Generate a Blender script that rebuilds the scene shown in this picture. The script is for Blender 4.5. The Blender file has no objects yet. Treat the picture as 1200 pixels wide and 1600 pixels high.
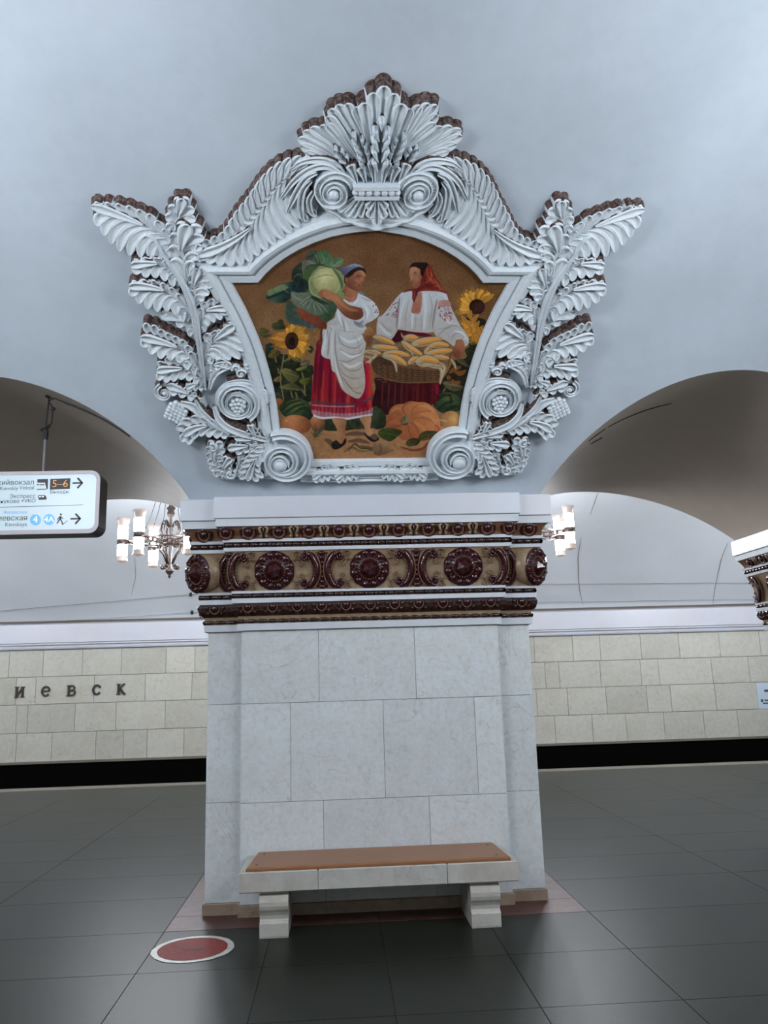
import bpy, math, random
import numpy as np
from mathutils import Matrix, Vector
random.seed(7)
PI = math.pi
sc = bpy.context.scene
COL = sc.collection

# ---------------------------------------------------------------- camera
FPX = 1252.75
CAM = np.array([-0.2507, -6.0481, 1.6])
RV = np.array([0.9979943, -0.05616411, -0.0292057])
UV = np.array([0.01722851, -0.20296625, 0.97903416])
FV = np.array([0.06091435, 0.97757368, 0.20159154])
cd = bpy.data.cameras.new('camera')
cd.sensor_fit = 'HORIZONTAL'
cd.sensor_width = 36.0
cd.lens = FPX / 1200 * 36.0
cd.clip_start = 0.05
co = bpy.data.objects.new('camera', cd)
COL.objects.link(co)
m3 = Matrix(((RV[0], UV[0], -FV[0]), (RV[1], UV[1], -FV[1]), (RV[2], UV[2], -FV[2])))
co.matrix_world = Matrix.Translation(Vector(CAM)) @ m3.to_4x4()
sc.camera = co

# ---------------------------------------------------------------- world, exposure
w = bpy.data.worlds.new('world')
sc.world = w
w.use_nodes = True
w.node_tree.nodes['Background'].inputs[0].default_value = (0.55, 0.6, 0.65, 1)
w.node_tree.nodes['Background'].inputs[1].default_value = 0.05
vs_ = sc.view_settings
vs_.view_transform = 'Standard'
vs_.look = 'None'
vs_.gamma = 1
vs_.use_curve_mapping = False
vs_.exposure = 0.0
LAMP_HALL = 88.0      # glass shades of the central hall chandeliers
LAMP_SIDE = 128.0      # glass shades of the side hall chandeliers
SIGN_GLOW = 0.62
PGAIN = 0.97          # brightness of the smalti in the mosaic

# ---------------------------------------------------------------- helpers
def lin(c):
    return tuple(((v / 255) / 12.92 if v / 255 <= 0.04045 else ((v / 255 + 0.055) / 1.055) ** 2.4) for v in c)

class MB:
    def __init__(s): s.v = []; s.f = []; s.m = []
    def add(s, vs, fs, m=0):
        o = len(s.v); s.v.extend([tuple(map(float, p)) for p in vs])
        for f in fs: s.f.append(tuple(i + o for i in f)); s.m.append(m)
    def box(s, x0, x1, y0, y1, z0, z1, m=0, bev=0.0):
        if bev:
            b = bev; v = []
            for z, i in ((z0, b), (z0 + b, 0), (z1 - b, 0), (z1, b)):
                v += [(x0 + i, y0 + i, z), (x1 - i, y0 + i, z), (x1 - i, y1 - i, z), (x0 + i, y1 - i, z)]
            f = [(3, 2, 1, 0), (12, 13, 14, 15)]
            for k in range(3):
                for j in range(4):
                    f.append((4 * k + j, 4 * k + (j + 1) % 4, 4 * k + 4 + (j + 1) % 4, 4 * k + 4 + j))
            s.add(v, f, m)
        else:
            v = [(x, y, z) for z in (z0, z1) for x, y in ((x0, y0), (x1, y0), (x1, y1), (x0, y1))]
            s.add(v, [(3, 2, 1, 0), (4, 5, 6, 7), (0, 1, 5, 4), (1, 2, 6, 5), (2, 3, 7, 6), (3, 0, 4, 7)], m)
    def lathe(s, prof, n=24, cx=0, cy=0, m=0, axis='z', org=(0, 0, 0)):
        v = []
        for r, z in prof:
            for k in range(n):
                a = 2 * PI * k / n
                p = (cx + r * math.cos(a), cy + r * math.sin(a), z)
                v.append(p)
        f = []
        for i in range(len(prof) - 1):
            for k in range(n):
                f.append((i * n + k, i * n + (k + 1) % n, (i + 1) * n + (k + 1) % n, (i + 1) * n + k))
        s.add(v, f, m)
    def tube(s, pts, r, n=8, m=0, cap=True):
        pts = [Vector(p) for p in pts]
        rs = r if hasattr(r, '__len__') else [r] * len(pts)
        v = []; up = None
        for i, p in enumerate(pts):
            t = (pts[min(i + 1, len(pts) - 1)] - pts[max(i - 1, 0)])
            t = t.normalized() if t.length > 1e-9 else Vector((0, 0, 1))
            if up is None: up = Vector((0, 0, 1)) if abs(t.z) < 0.9 else Vector((1, 0, 0))
            a = t.cross(up).normalized(); b = t.cross(a).normalized(); up = -b if up.dot(-b) > 0 else b
            b = a.cross(t)
            for k in range(n):
                q = p + (a * math.cos(2 * PI * k / n) + b * math.sin(2 * PI * k / n)) * rs[i]
                v.append(q)
        f = []
        for i in range(len(pts) - 1):
            for k in range(n):
                f.append((i * n + k, (i + 1) * n + k, (i + 1) * n + (k + 1) % n, i * n + (k + 1) % n))
        if cap:
            f.append(tuple(range(n))); f.append(tuple(reversed(range((len(pts) - 1) * n, len(pts) * n))))
        s.add(v, f, m)
    def ball(s, c, r, n=10, k=6, m=0, sc_=(1, 1, 1)):
        v = []; f = []
        for i in range(k + 1):
            t = PI * i / k
            for j in range(n):
                a = 2 * PI * j / n
                v.append((c[0] + r * sc_[0] * math.sin(t) * math.cos(a), c[1] + r * sc_[1] * math.sin(t) * math.sin(a), c[2] + r * sc_[2] * math.cos(t)))
        for i in range(k):
            for j in range(n):
                f.append((i * n + j, (i + 1) * n + j, (i + 1) * n + (j + 1) % n, i * n + (j + 1) % n))
        s.add(v, f, m)
    def mesh(s, name, mats, smooth=False, org=(0, 0, 0)):
        me = bpy.data.meshes.new(name)
        ox, oy, oz = org
        me.from_pydata([(a - ox, b - oy, c - oz) for a, b, c in s.v], [], s.f)
        for mt in (mats if isinstance(mats, (list, tuple)) else [mats]): me.materials.append(mt)
        if any(s.m): me.polygons.foreach_set('material_index', s.m)
        if smooth: me.polygons.foreach_set('use_smooth', [True] * len(s.f))
        me.update()
        return me
    def build(s, name, mats, parent=None, smooth=False, org=None):
        if org is None: org = parent_org(parent)
        o = bpy.data.objects.new(name, s.mesh(name, mats, smooth, org))
        COL.objects.link(o)
        if parent is not None: o.parent = parent
        else: o.location = org
        return o

def parent_org(p):
    x = [0, 0, 0]
    while p is not None:
        x = [x[i] + p.location[i] for i in range(3)]; p = p.parent
    return x

def inst(name, me, parent, loc=(0, 0, 0), rot=None):
    o = bpy.data.objects.new(name, me); COL.objects.link(o)
    o.parent = parent
    mt = Matrix.Translation(Vector(loc))
    if rot is not None: mt = mt @ rot.to_4x4()
    o.matrix_local = mt
    return o

def thing(name, label, cat, loc=(0, 0, 0), group=None):
    o = bpy.data.objects.new(name, None); COL.objects.link(o)
    o.location = loc; o.empty_display_size = 0.1
    return tag(o, label, cat, group)

def tag(o, label, cat, group=None):
    o['label'] = label; o['category'] = cat
    if group: o['group'] = group
    return o

def struct(o): o['kind'] = 'structure'; return o

def copy_tree(o, parent=None):
    c = o.copy(); COL.objects.link(c)
    if parent is not None: c.parent = parent
    for ch in list(o.children): copy_tree(ch, c)
    return c

def frot(xa, ya, za):
    xa, ya, za = Vector(xa).normalized(), Vector(ya).normalized(), Vector(za).normalized()
    return Matrix(((xa.x, ya.x, za.x), (xa.y, ya.y, za.y), (xa.z, ya.z, za.z)))

# ---------------------------------------------------------------- materials
def mat(name, col, rough=0.6, metal=0.0, spec=0.5, noise=None, bump=None, rnd=0.0, veins=None, speck=None, coat=0.0):
    """col sRGB 0-255. noise=(scale, amount, col2); bump=(scale, strength); rnd per-object tone; veins=(scale,col,amount)"""
    m = bpy.data.materials.new(name); m.use_nodes = True
    nt = m.node_tree; N = nt.nodes; L = nt.links
    b = N['Principled BSDF']
    b.inputs['Roughness'].default_value = rough
    b.inputs['Metallic'].default_value = metal
    b.inputs['Specular IOR Level'].default_value = spec
    b.inputs['Coat Weight'].default_value = coat
    b.inputs['Coat Roughness'].default_value = 0.08
    tc = N.new('ShaderNodeTexCoord')
    c = N.new('ShaderNodeRGB'); c.outputs[0].default_value = (*lin(col), 1)
    cur = c.outputs[0]
    def vec(offset=True):
        if not rnd: return tc.outputs['Object']
        oi = N.new('ShaderNodeObjectInfo'); mu = N.new('ShaderNodeVectorMath'); mu.operation = 'SCALE'
        cb = N.new('ShaderNodeCombineXYZ'); L.new(oi.outputs['Random'], cb.inputs[0]); L.new(oi.outputs['Random'], cb.inputs[2])
        mu.inputs['Scale'].default_value = 37.0; L.new(cb.outputs[0], mu.inputs[0])
        ad = N.new('ShaderNodeVectorMath'); ad.operation = 'ADD'
        L.new(tc.outputs['Object'], ad.inputs[0]); L.new(mu.outputs[0], ad.inputs[1]); return ad.outputs[0]
    V = vec()
    def mix(fac, a, bcol):
        mx = N.new('ShaderNodeMix'); mx.data_type = 'RGBA'
        L.new(fac, mx.inputs['Factor']); L.new(a, mx.inputs['A'])
        mx.inputs['B'].default_value = (*lin(bcol), 1); return mx.outputs['Result']
    def ramp(src, lo, hi, amt):
        mr = N.new('ShaderNodeMapRange'); mr.inputs['From Min'].default_value = lo; mr.inputs['From Max'].default_value = hi
        mr.inputs['To Max'].default_value = amt; L.new(src, mr.inputs['Value']); return mr.outputs[0]
    for nz in (noise if isinstance(noise, list) else [noise] if noise else []):
        n = N.new('ShaderNodeTexNoise'); n.inputs['Scale'].default_value = nz[0]; n.inputs['Detail'].default_value = 6
        n.inputs['Roughness'].default_value = 0.6
        L.new(V, n.inputs['Vector']); cur = mix(ramp(n.outputs[0], 0.42, 0.68, nz[1]), cur, nz[2])
    if veins:
        n = N.new('ShaderNodeTexNoise'); n.inputs['Scale'].default_value = veins[0]; n.inputs['Detail'].default_value = 8
        n.inputs['Distortion'].default_value = 1.6; L.new(V, n.inputs['Vector'])
        su = N.new('ShaderNodeMath'); su.operation = 'SUBTRACT'; su.inputs[1].default_value = 0.5; L.new(n.outputs[0], su.inputs[0])
        ab = N.new('ShaderNodeMath'); ab.operation = 'ABSOLUTE'; L.new(su.outputs[0], ab.inputs[0])
        n2 = N.new('ShaderNodeTexNoise'); n2.inputs['Scale'].default_value = veins[0] * 0.8; L.new(V, n2.inputs['Vector'])
        mr = N.new('ShaderNodeMapRange'); mr.inputs['From Min'].default_value = 0.012; mr.inputs['From Max'].default_value = 0.0
        mr.inputs['To Max'].default_value = veins[2]; L.new(ab.outputs[0], mr.inputs['Value'])
        mm = N.new('ShaderNodeMath'); mm.operation = 'MULTIPLY'; L.new(mr.outputs[0], mm.inputs[0])
        L.new(ramp(n2.outputs[0], 0.45, 0.6, 1.0), mm.inputs[1])
        cur = mix(mm.outputs[0], cur, veins[1])
    if speck:
        n = N.new('ShaderNodeTexNoise'); n.inputs['Scale'].default_value = speck[0]; n.inputs['Detail'].default_value = 3
        L.new(V, n.inputs['Vector']); cur = mix(ramp(n.outputs[0], 0.52, 0.66, speck[1]), cur, speck[2])
    if rnd:
        oi = N.new('ShaderNodeObjectInfo'); mr = N.new('ShaderNodeMapRange'); mr.inputs['To Min'].default_value = 1 - rnd; mr.inputs['To Max'].default_value = 1 + rnd * 0.6
        L.new(oi.outputs['Random'], mr.inputs['Value'])
        hs = N.new('ShaderNodeHueSaturation'); L.new(mr.outputs[0], hs.inputs['Value']); L.new(cur, hs.inputs['Color']); cur = hs.outputs[0]
    L.new(cur, b.inputs['Base Color'])
    if bump:
        n = N.new('ShaderNodeTexNoise'); n.inputs['Scale'].default_value = bump[0]; n.inputs['Detail'].default_value = 4
        L.new(V, n.inputs['Vector']); bp = N.new('ShaderNodeBump'); bp.inputs['Strength'].default_value = bump[1]
        bp.inputs['Distance'].default_value = bump[2] if len(bump) > 2 else 0.01
        L.new(n.outputs[0], bp.inputs['Height']); L.new(bp.outputs[0], b.inputs['Normal'])
    return m

def emis(name, col, strength, base=None):
    m = bpy.data.materials.new(name); m.use_nodes = True
    b = m.node_tree.nodes['Principled BSDF']
    b.inputs['Base Color'].default_value = (*lin(base or col), 1)
    b.inputs['Emission Color'].default_value = (*lin(col), 1)
    b.inputs['Emission Strength'].default_value = strength
    b.inputs['Roughness'].default_value = 0.3
    return m

M = {}
M['vault'] = mat('vault_plaster', (187, 196, 205), 0.75, noise=[(0.5, 0.45, (166, 180, 190)), (2.2, 0.35, (196, 204, 216)), (9, 0.2, (170, 178, 184))], bump=(14, 0.12, 0.01))
M['soffit'] = mat('soffit_plaster', (196, 182, 168), 0.7, spec=0.15, noise=[(1.2, 0.5, (182, 168, 154)), (6, 0.2, (206, 194, 182))], bump=(10, 0.1, 0.01))
M['sidevault'] = mat('side_vault_plaster', (200, 204, 208), 0.7, noise=[(0.7, 0.4, (188, 192, 194))], bump=(5, 0.15, 0.02))
M['stucco'] = mat('white_stucco', (214, 222, 228), 0.5, noise=[(7, 0.3, (198, 208, 216)), (40, 0.3, (186, 190, 192))], bump=(60, 0.1, 0.004))
M['dust'] = mat('brown_dust', (72, 42, 34), 0.95, noise=[(26, 0.8, (32, 18, 15)), (45, 0.3, (190, 180, 176))], bump=(80, 0.5, 0.01))
M['marble'] = mat('pale_marble', (206, 210, 212), 0.32, noise=[(1.6, 0.4, (212, 216, 224)), (4, 0.3, (192, 196, 194)), (9, 0.25, (186, 180, 166)), (34, 0.25, (176, 168, 156))], veins=(2.4, (134, 124, 106), 0.4), speck=(24, 0.22, (160, 162, 156)), rnd=0.07)
M['wallmarble'] = mat('wall_marble', (184, 182, 170), 0.3, noise=[(1.5, 0.5, (172, 166, 150)), (5, 0.4, (190, 192, 186)), (12, 0.3, (160, 150, 134))], veins=(2.6, (130, 112, 90), 0.5), rnd=0.1)
M['fillet'] = mat('white_fillet_marble', (200, 204, 210), 0.4, noise=[(3, 0.5, (182, 186, 190)), (9, 0.3, (200, 196, 196))])
M['cap'] = mat('pinkish_white_marble', (194, 195, 202), 0.35, noise=[(2.5, 0.6, (194, 188, 190)), (1.2, 0.4, (186, 198, 212))], rnd=0.04)
M['joint'] = mat('dark_joint', (92, 84, 76), 0.9)
M['plinth'] = mat('plinth_marble', (150, 130, 112), 0.4, noise=[(5, 0.6, (110, 90, 76)), (12, 0.4, (170, 158, 140))], veins=(6, (60, 40, 36), 0.8), rnd=0.1)
M['maroon'] = mat('maroon_glaze', (54, 14, 20), 0.16, spec=0.6, noise=[(25, 0.5, (48, 12, 15)), (60, 0.3, (70, 30, 28))], bump=(50, 0.3, 0.004))
M['darkglaze'] = mat('dark_brown_glaze', (46, 22, 20), 0.2, spec=0.6, noise=[(30, 0.6, (72, 44, 32)), (70, 0.4, (22, 12, 12))], bump=(50, 0.5, 0.006))
M['cream'] = mat('cream_glaze', (150, 128, 102), 0.3, noise=[(9, 0.5, (134, 110, 84)), (30, 0.5, (104, 80, 60))], bump=(30, 0.15, 0.004))
M['gilt'] = mat('ochre_glaze', (116, 84, 62), 0.3, noise=[(30, 0.5, (100, 62, 44))])
M['floor'] = mat('grey_granite', (37, 40, 33), 0.36, spec=0.13, noise=[(1.1, 0.5, (27, 31, 25)), (5, 0.35, (44, 36, 30))], speck=(160, 0.5, (18, 20, 19)), bump=(190, 0.22, 0.003), rnd=0.12)
M['floorjoint'] = mat('floor_joint', (24, 24, 22), 0.7)
M['redmarble'] = mat('red_marble', (88, 50, 42), 0.4, spec=0.25, noise=[(4, 0.6, (62, 36, 32)), (9, 0.4, (104, 84, 76))], veins=(4, (24, 14, 14), 0.95), bump=(30, 0.2, 0.004), rnd=0.1)
M['edge'] = mat('platform_edge_stone', (112, 104, 92), 0.5, noise=[(3, 0.5, (92, 88, 80))])
M['black'] = mat('sooty_black', (4, 4, 4), 0.95, spec=0.05)
M['track'] = mat('track_bed', (12, 11, 11), 0.95, spec=0.05, noise=[(6, 0.5, (20, 18, 16))])
M['wood'] = mat('bench_wood', (152, 108, 74), 0.42, noise=[(3, 0.3, (138, 94, 62))], rnd=0.03)
M['benchstone'] = mat('bench_marble', (190, 184, 174), 0.3, noise=[(3, 0.6, (168, 156, 140)), (10, 0.45, (148, 132, 114)), (1.5, 0.4, (190, 198, 200))], veins=(6, (130, 112, 92), 0.5), bump=(8, 0.15, 0.01), rnd=0.05)
M['bronze'] = mat('old_bronze', (52, 40, 34), 0.42, metal=0.55, noise=[(30, 0.6, (30, 22, 18))])
M['iron'] = mat('dark_iron', (36, 34, 34), 0.5, metal=0.4)
M['rod'] = mat('grey_rod', (120, 118, 120), 0.4, metal=0.3)
M['letter'] = mat('letter_bronze', (34, 24, 20), 0.5, noise=[(40, 0.5, (54, 36, 28))])
M['signrim'] = mat('sign_rim', (186, 178, 184), 0.45)
M['signbody'] = mat('sign_body', (14, 15, 16), 0.4)
M['signink'] = mat('sign_ink', (44, 66, 76), 0.6)
M['signdark'] = mat('sign_dark', (66, 62, 66), 0.6)
M['signfine'] = mat('sign_fine', (78, 100, 110), 0.6)
M['signorange'] = mat('sign_orange', (240, 176, 112), 0.6)
M['signwhite'] = emis('sign_white', (214, 236, 246), 0.55)
M['signface'] = emis('sign_glow', (206, 230, 242), SIGN_GLOW, (120, 130, 136))
M['signblue'] = emis('sign_blue', (110, 186, 236), 0.45, (70, 140, 190))
M['glowhall'] = emis('hall_lamp_glass', (240, 246, 253), LAMP_HALL)
M['glowside'] = emis('side_lamp_glass', (244, 248, 255), LAMP_SIDE)
M['glass'] = emis('etched_glass', (236, 218, 206), 0.35, (96, 86, 80))
M['discred'] = mat('floor_sticker_red', (122, 34, 30), 0.6, spec=0.15, noise=[(8, 0.5, (98, 28, 26)), (50, 0.4, (140, 70, 62))])
M['discwhite'] = mat('floor_sticker_white', (196, 194, 184), 0.4, noise=[(14, 0.6, (150, 146, 132)), (50, 0.3, (110, 100, 90))])
M['crack'] = mat('crack_brown', (120, 116, 108), 0.9)
M['paper'] = mat('blue_notice', (178, 194, 206), 0.4)

def woodgrain(m):
    nt = m.node_tree; N = nt.nodes; L = nt.links; b = N['Principled BSDF']
    tc = N.new('ShaderNodeTexCoord'); mp = N.new('ShaderNodeMapping'); mp.inputs['Scale'].default_value = (2.2, 40, 40)
    L.new(tc.outputs['Object'], mp.inputs[0]); n = N.new('ShaderNodeTexNoise'); n.inputs['Scale'].default_value = 2.5; n.inputs['Detail'].default_value = 5
    L.new(mp.outputs[0], n.inputs['Vector'])
    mx = N.new('ShaderNodeMix'); mx.data_type = 'RGBA'
    mx.inputs['A'].default_value = (*lin((160, 112, 76)), 1); mx.inputs['B'].default_value = (*lin((124, 82, 54)), 1)
    L.new(n.outputs[0], mx.inputs['Factor']); L.new(mx.outputs['Result'], b.inputs['Base Color'])
woodgrain(M['wood'])

# ---------------------------------------------------------------- vault geometry
PER = 5.5          # spacing of the pylons
YC, RVAULT = -4.2, 5.18
YS, ZS = 0.03, 2.96
ZC = ZS - math.sqrt(RVAULT ** 2 - (YS - YC) ** 2)
A0 = math.atan2(ZS - ZC, YS - YC)
HS, RISE = 1.4, 0.775
RA = (HS * HS + RISE * RISE) / (2 * RISE)
ZA = ZS + RISE - RA
SYC = 6.77
SYS = 2.45
SR = 5.8
SZC = ZS - math.sqrt(SR ** 2 - (SYC - SYS) ** 2)

def VP(x, s, h=0.0):
    a = A0 + s / RVAULT
    return (x, YC + (RVAULT - h) * math.cos(a), ZC + (RVAULT - h) * math.sin(a))

def px2vs(px, py):
    d = FV + RV * (px - 600) / FPX - UV * (py - 800) / FPX
    a = d[1] ** 2 + d[2] ** 2; b = 2 * (d[1] * (CAM[1] - YC) + d[2] * (CAM[2] - ZC))
    c = (CAM[1] - YC) ** 2 + (CAM[2] - ZC) ** 2 - RVAULT ** 2
    t = (-b + math.sqrt(b * b - 4 * a * c)) / 2 / a
    P = CAM + t * d
    return (float(P[0]), (math.atan2(P[2] - ZC, P[1] - YC) - A0) * RVAULT)

def archz(x):
    """height of the arched passage soffit at x; spring level over the pylons"""
    k = math.floor(x / PER)
    dx = x - (k + 0.5) * PER
    if abs(dx) >= HS: return ZS
    return max(ZS, ZA + math.sqrt(RA * RA - dx * dx))
# ---------------------------------------------------------------- the setting: vaults, floor, walls
XE = 11.0
xs = sorted(set([round(-XE + 2 * XE * i / 88, 4) for i in range(89)] +
    [round((k + 0.5) * PER + HS * t, 4) for k in range(-2, 2) for t in np.linspace(-1, 1, 57)]))
# central hall vault
mb = MB(); NR = 34
send = (PI - 2 * A0) * RVAULT
for x in xs:
    z = archz(x); s0 = (math.asin((z - ZC) / RVAULT) - A0) * RVAULT
    for j in range(NR + 1):
        t = (j / NR); mb.v.append(VP(x, s0 + (send - s0) * t))
n = NR + 1
for i in range(len(xs) - 1):
    for j in range(NR): mb.f.append((i * n + j, (i + 1) * n + j, (i + 1) * n + j + 1, i * n + j + 1)); mb.m.append(0)
struct(mb.build('ceiling', M['vault'], smooth=True))
# side hall vault (visible underside beyond the passages)
mb = MB()
def SP(x, ang): return (x, SYC - SR * math.cos(ang), SZC + SR * math.sin(ang))
b0 = math.asin((ZS - SZC) / SR); b1 = PI - math.asin((2.87 - SZC) / SR)
for x in xs:
    z = archz(x); g = math.asin((z - SZC) / SR)
    for j in range(NR + 1): mb.v.append(SP(x, g + (b1 - g) * j / NR))
for i in range(len(xs) - 1):
    for j in range(NR): mb.f.append((i * n + j, i * n + j + 1, (i + 1) * n + j + 1, (i + 1) * n + j)); mb.m.append(0)
sidec = struct(mb.build('ceiling', M['sidevault'], smooth=True))
# soffits of the arched passages
for k in range(-2, 2):
    mb = MB(); cx = (k + 0.5) * PER; K = 40; J = 12
    for i in range(K + 1):
        x = cx - HS + 2 * HS * i / K; z = archz(min(max(x, cx - HS + 1e-6), cx + HS - 1e-6))
        ya = YC + math.sqrt(RVAULT ** 2 - (z - ZC) ** 2); yb = SYC - math.sqrt(SR ** 2 - (z - SZC) ** 2)
        for j in range(J + 1): mb.v.append((x, ya + (yb - ya) * j / J, z))
    for i in range(K):
        for j in range(J): mb.f.append((i * (J + 1) + j, (i + 1) * (J + 1) + j, (i + 1) * (J + 1) + j + 1, i * (J + 1) + j + 1)); mb.m.append(0)
    so = struct(mb.build('ceiling', M['soffit'], smooth=True))
    if k == 0:
        # hairline cracks and an old hook in the right hand soffit
        def soff(x, y, d=0.004): return (x, y, archz(x) - d)
        for (xa, ya, xb, yb, wd) in [(1.98, 0.1, 2.5, 0.02, 0.006), (1.87, 0.28, 1.97, 0.12, 0.006), (2.0, 0.62, 2.1, 0.58, 0.007)]:
            c = MB(); P = [soff(xa + (xb - xa) * t, ya + (yb - ya) * t) for t in np.linspace(0, 1, 6)]
            c.tube(P, [0.001 + wd * math.sin(PI * (0.15 + 0.7 * t)) * .6 for t in np.linspace(0, 1, 6)], 5)
            c.build('crack', M['iron'], so)

# end walls of the halls and an added plain wall behind the camera to bounce light
mb = MB()
for X in (-XE, XE):
    mb.add([(X, -8.45, 0), (X, 7.9, 0), (X, 7.9, 6), (X, -8.45, 6)], [(0, 1, 2, 3)])
    mb.add([(X, 7.9, -1.3), (X, 11.2, -1.3), (X, 11.2, 6), (X, 7.9, 6)], [(0, 1, 2, 3)])
# split into two walls
h = len(mb.f) // 2
for nm, fs, X in (('wall_left', (0, 1), -XE), ('wall_right', (2, 3), XE)):
    w2 = MB(); sg = 0.2 if X > 0 else -0.2
    w2.box(min(X, X + sg), max(X, X + sg), -8.45, 7.88, -0.05, 5.6)
    w2.box(min(X, X + sg), max(X, X + sg), 7.88, 11.3, -1.3, 5.6)
    struct(w2.build(nm, M['sidevault']))
w2 = MB(); w2.box(-XE, XE, -8.65, -8.43, -0.05, 2.97)
struct(w2.build('wall_back_bounce', M['wallmarble']))

# ---- floor with single granite slabs
fb = MB(); fb.box(-XE, XE, -8.5, 7.80, -0.12, -0.004)
floor = struct(fb.build('floor', M['floorjoint']))
def slabmesh(sx, sy, key={}):
    k = (round(sx, 3), round(sy, 3))
    if k not in key:
        g = 0.0012; b = 0.0014; m = MB()
        m.add([(-sx / 2 + g, -sy / 2 + g, -0.006), (sx / 2 - g, -sy / 2 + g, -0.006), (sx / 2 - g, sy / 2 - g, -0.006), (-sx / 2 + g, sy / 2 - g, -0.006),
               (-sx / 2 + g + b, -sy / 2 + g + b, 0), (sx / 2 - g - b, -sy / 2 + g + b, 0), (sx / 2 - g - b, sy / 2 - g - b, 0), (-sx / 2 + g + b, sy / 2 - g - b, 0)],
              [(4, 5, 6, 7), (0, 1, 5, 4), (1, 2, 6, 5), (2, 3, 7, 6), (3, 0, 4, 7)])
        key[k] = m.mesh('floor_slab', M['floor'])
    return key[k]
yj = [-0.25 - 0.765 * k for k in range(7, -1, -1)] + [0.61, 1.37, 2.14, 3.2, 4.26, 5.32, 6.38]
yj = sorted(yj)
for r in range(len(yj) - 1):
    ya, yb = yj[r], yj[r + 1]
    near = ya > -2.6 and yb < 2.3
    X = []
    x = -8.52 if ya > 2 else -5.68
    while x < (9.2 if ya > 2 else 5.6):
        stp = 0.71 if (near and -1.5 < x < 1.4) or (ya < -.2 and -1.5 < x < 1.4) else 1.42
        X.append((x, x + stp)); x = round(x + stp, 3)
    for xa, xb in X:
        if ya >= -0.26 and yb < 2.6 and abs((xa + xb) / 2) < 1.42: continue   # the marble border takes over
        o = inst('floor_slab', slabmesh(xb - xa, yb - ya), floor, ((xa + xb) / 2, (ya + yb) / 2, 0))
# border pieces beneath side pylons stay as plain granite; red marble border of the middle pylon
def border(cx, mats=M['redmarble']):
    B = [(-1.42, -0.7, -0.25, 0.09), (-0.7, 0.0, -0.25, 0.09), (0.0, 0.72, -0.25, 0.09), (0.72, 1.42, -0.25, 0.09),
         (-1.42, -1.18, 0.09, 1.15), (1.18, 1.42, 0.09, 1.15), (-1.42, -1.18, 1.15, 2.14), (1.18, 1.42, 1.15, 2.14), (-1.42, 0, 2.14, 2.6), (0, 1.42, 2.14, 2.6)]
    for xa, xb, ya, yb in B:
        m = MB(); g = 0.002
        m.box(cx + xa + g, cx + xb - g, ya + g, yb - g, -0.02, 0.001, bev=0.001)
        m.build('border_slab', mats, floor)
border(0)
m = MB(); m.box(-XE, XE, 6.385, 7.80, -0.06, -0.001); m.build('platform_strip', M['floor'], floor)
# platform edge kerb, joints between stones
x = -10.9
while x < 10.9:
    m = MB(); m.box(x + .003, x + 1.4 - .003, 7.56, 7.9, -0.16, 0.004, bev=0.006); o = m.build('kerb_stone', M['edge'], floor); x += 1.4
m = MB(); m.box(-XE, XE, 7.80, 7.86, -1.3, -0.12); struct(m.build('trim_1', M['black']))
m = MB(); m.box(-XE, XE, 7.86, 11.3, -1.4, -1.3)
tb = m.build('track_bed', M['track']); struct(tb)
for yy in (8.75, 10.27):
    m = MB(); m.box(-XE, XE, yy - .035, yy + .035, -1.3, -1.14); m.build('rail', M['iron'], tb)

# ---- track wall: core, dark base, marble slabs in four courses, white cornice
YW = 11.08
m = MB(); m.box(-XE, XE, YW + 0.02, YW + 0.3, -1.3, 2.95); wall = struct(m.build('wall_front', M['joint']))
m = MB(); m.box(-XE, XE, YW - 0.01, YW + 0.03, -1.3, 0.10); m.build('sooty_base', M['black'], wall)
m = MB(); m.box(-XE, XE, YW - 0.05, YW + 0.03, 0.10, 0.145); m.build('ledge', M['edge'], wall)
rows = [(0.13, 0.70, [-6.73, -6.03, -5.16, -4.61, -4.14, -3.4, 4.27, 5.07, 5.79, 6.61, 7.47, 8.21]),
        (0.70, 1.26, [-6.76, -6.54, -5.6, -4.78, -3.79, 3.92, 4.58, 5.41, 6.29, 6.81, 7.78]),
        (1.26, 1.81, [-6.8, -6.41, -5.24, -4.21, -3.26, 4.14, 4.44, 5.33, 6.21, 6.6, 7.77, 8.59]),
        (1.81, 2.36, [-6.97, -6.29, -5.5, -4.71, -3.8, -3.21, 3.94, 4.77, 5.37, 6.26, 7.1, 8.0, 8.9])]
for z0, z1, J in rows:
    J = sorted(J); full = []
    x = J[0]
    while x > -XE: x -= random.uniform(0.7, 1.05); full.append(max(x, -XE))
    L_ = [j for j in J if j < 0]; R_ = [j for j in J if j > 0]
    full += L_; x = L_[-1]
    while x < R_[0] - 1.2: x += random.uniform(0.75, 1.0); full.append(x)
    full += R_; x = R_[-1]
    while x < XE: x += random.uniform(0.7, 1.0); full.append(min(x, XE))
    full = sorted(set(full))
    for a, b in zip(full[:-1], full[1:]):
        m = MB(); g = 0.004; d = random.uniform(0, 0.004)
        m.box(a + g, b - g, YW - d, YW + 0.03, z0 + g, z1 - g, bev=0.002)
        m.build('marble_slab', M['wallmarble'], wall, org=None)
m = MB()
m.add([(X, y, z) for X in (-XE, XE) for y, z in ((YW + .03, 2.36), (YW - .06, 2.36), (YW - .075, 2.385), (YW - .05, 2.41), (YW - .05, 2.43), (YW - .11, 2.45), (YW - .11, 2.475), (YW - .135, 2.49), (YW - .135, 2.86), (YW + .03, 2.90))],
      [(i, i + 1, 11 + i, 10 + i) for i in range(9)])
struct(m.build('trim_2', M['cap']))
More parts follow.
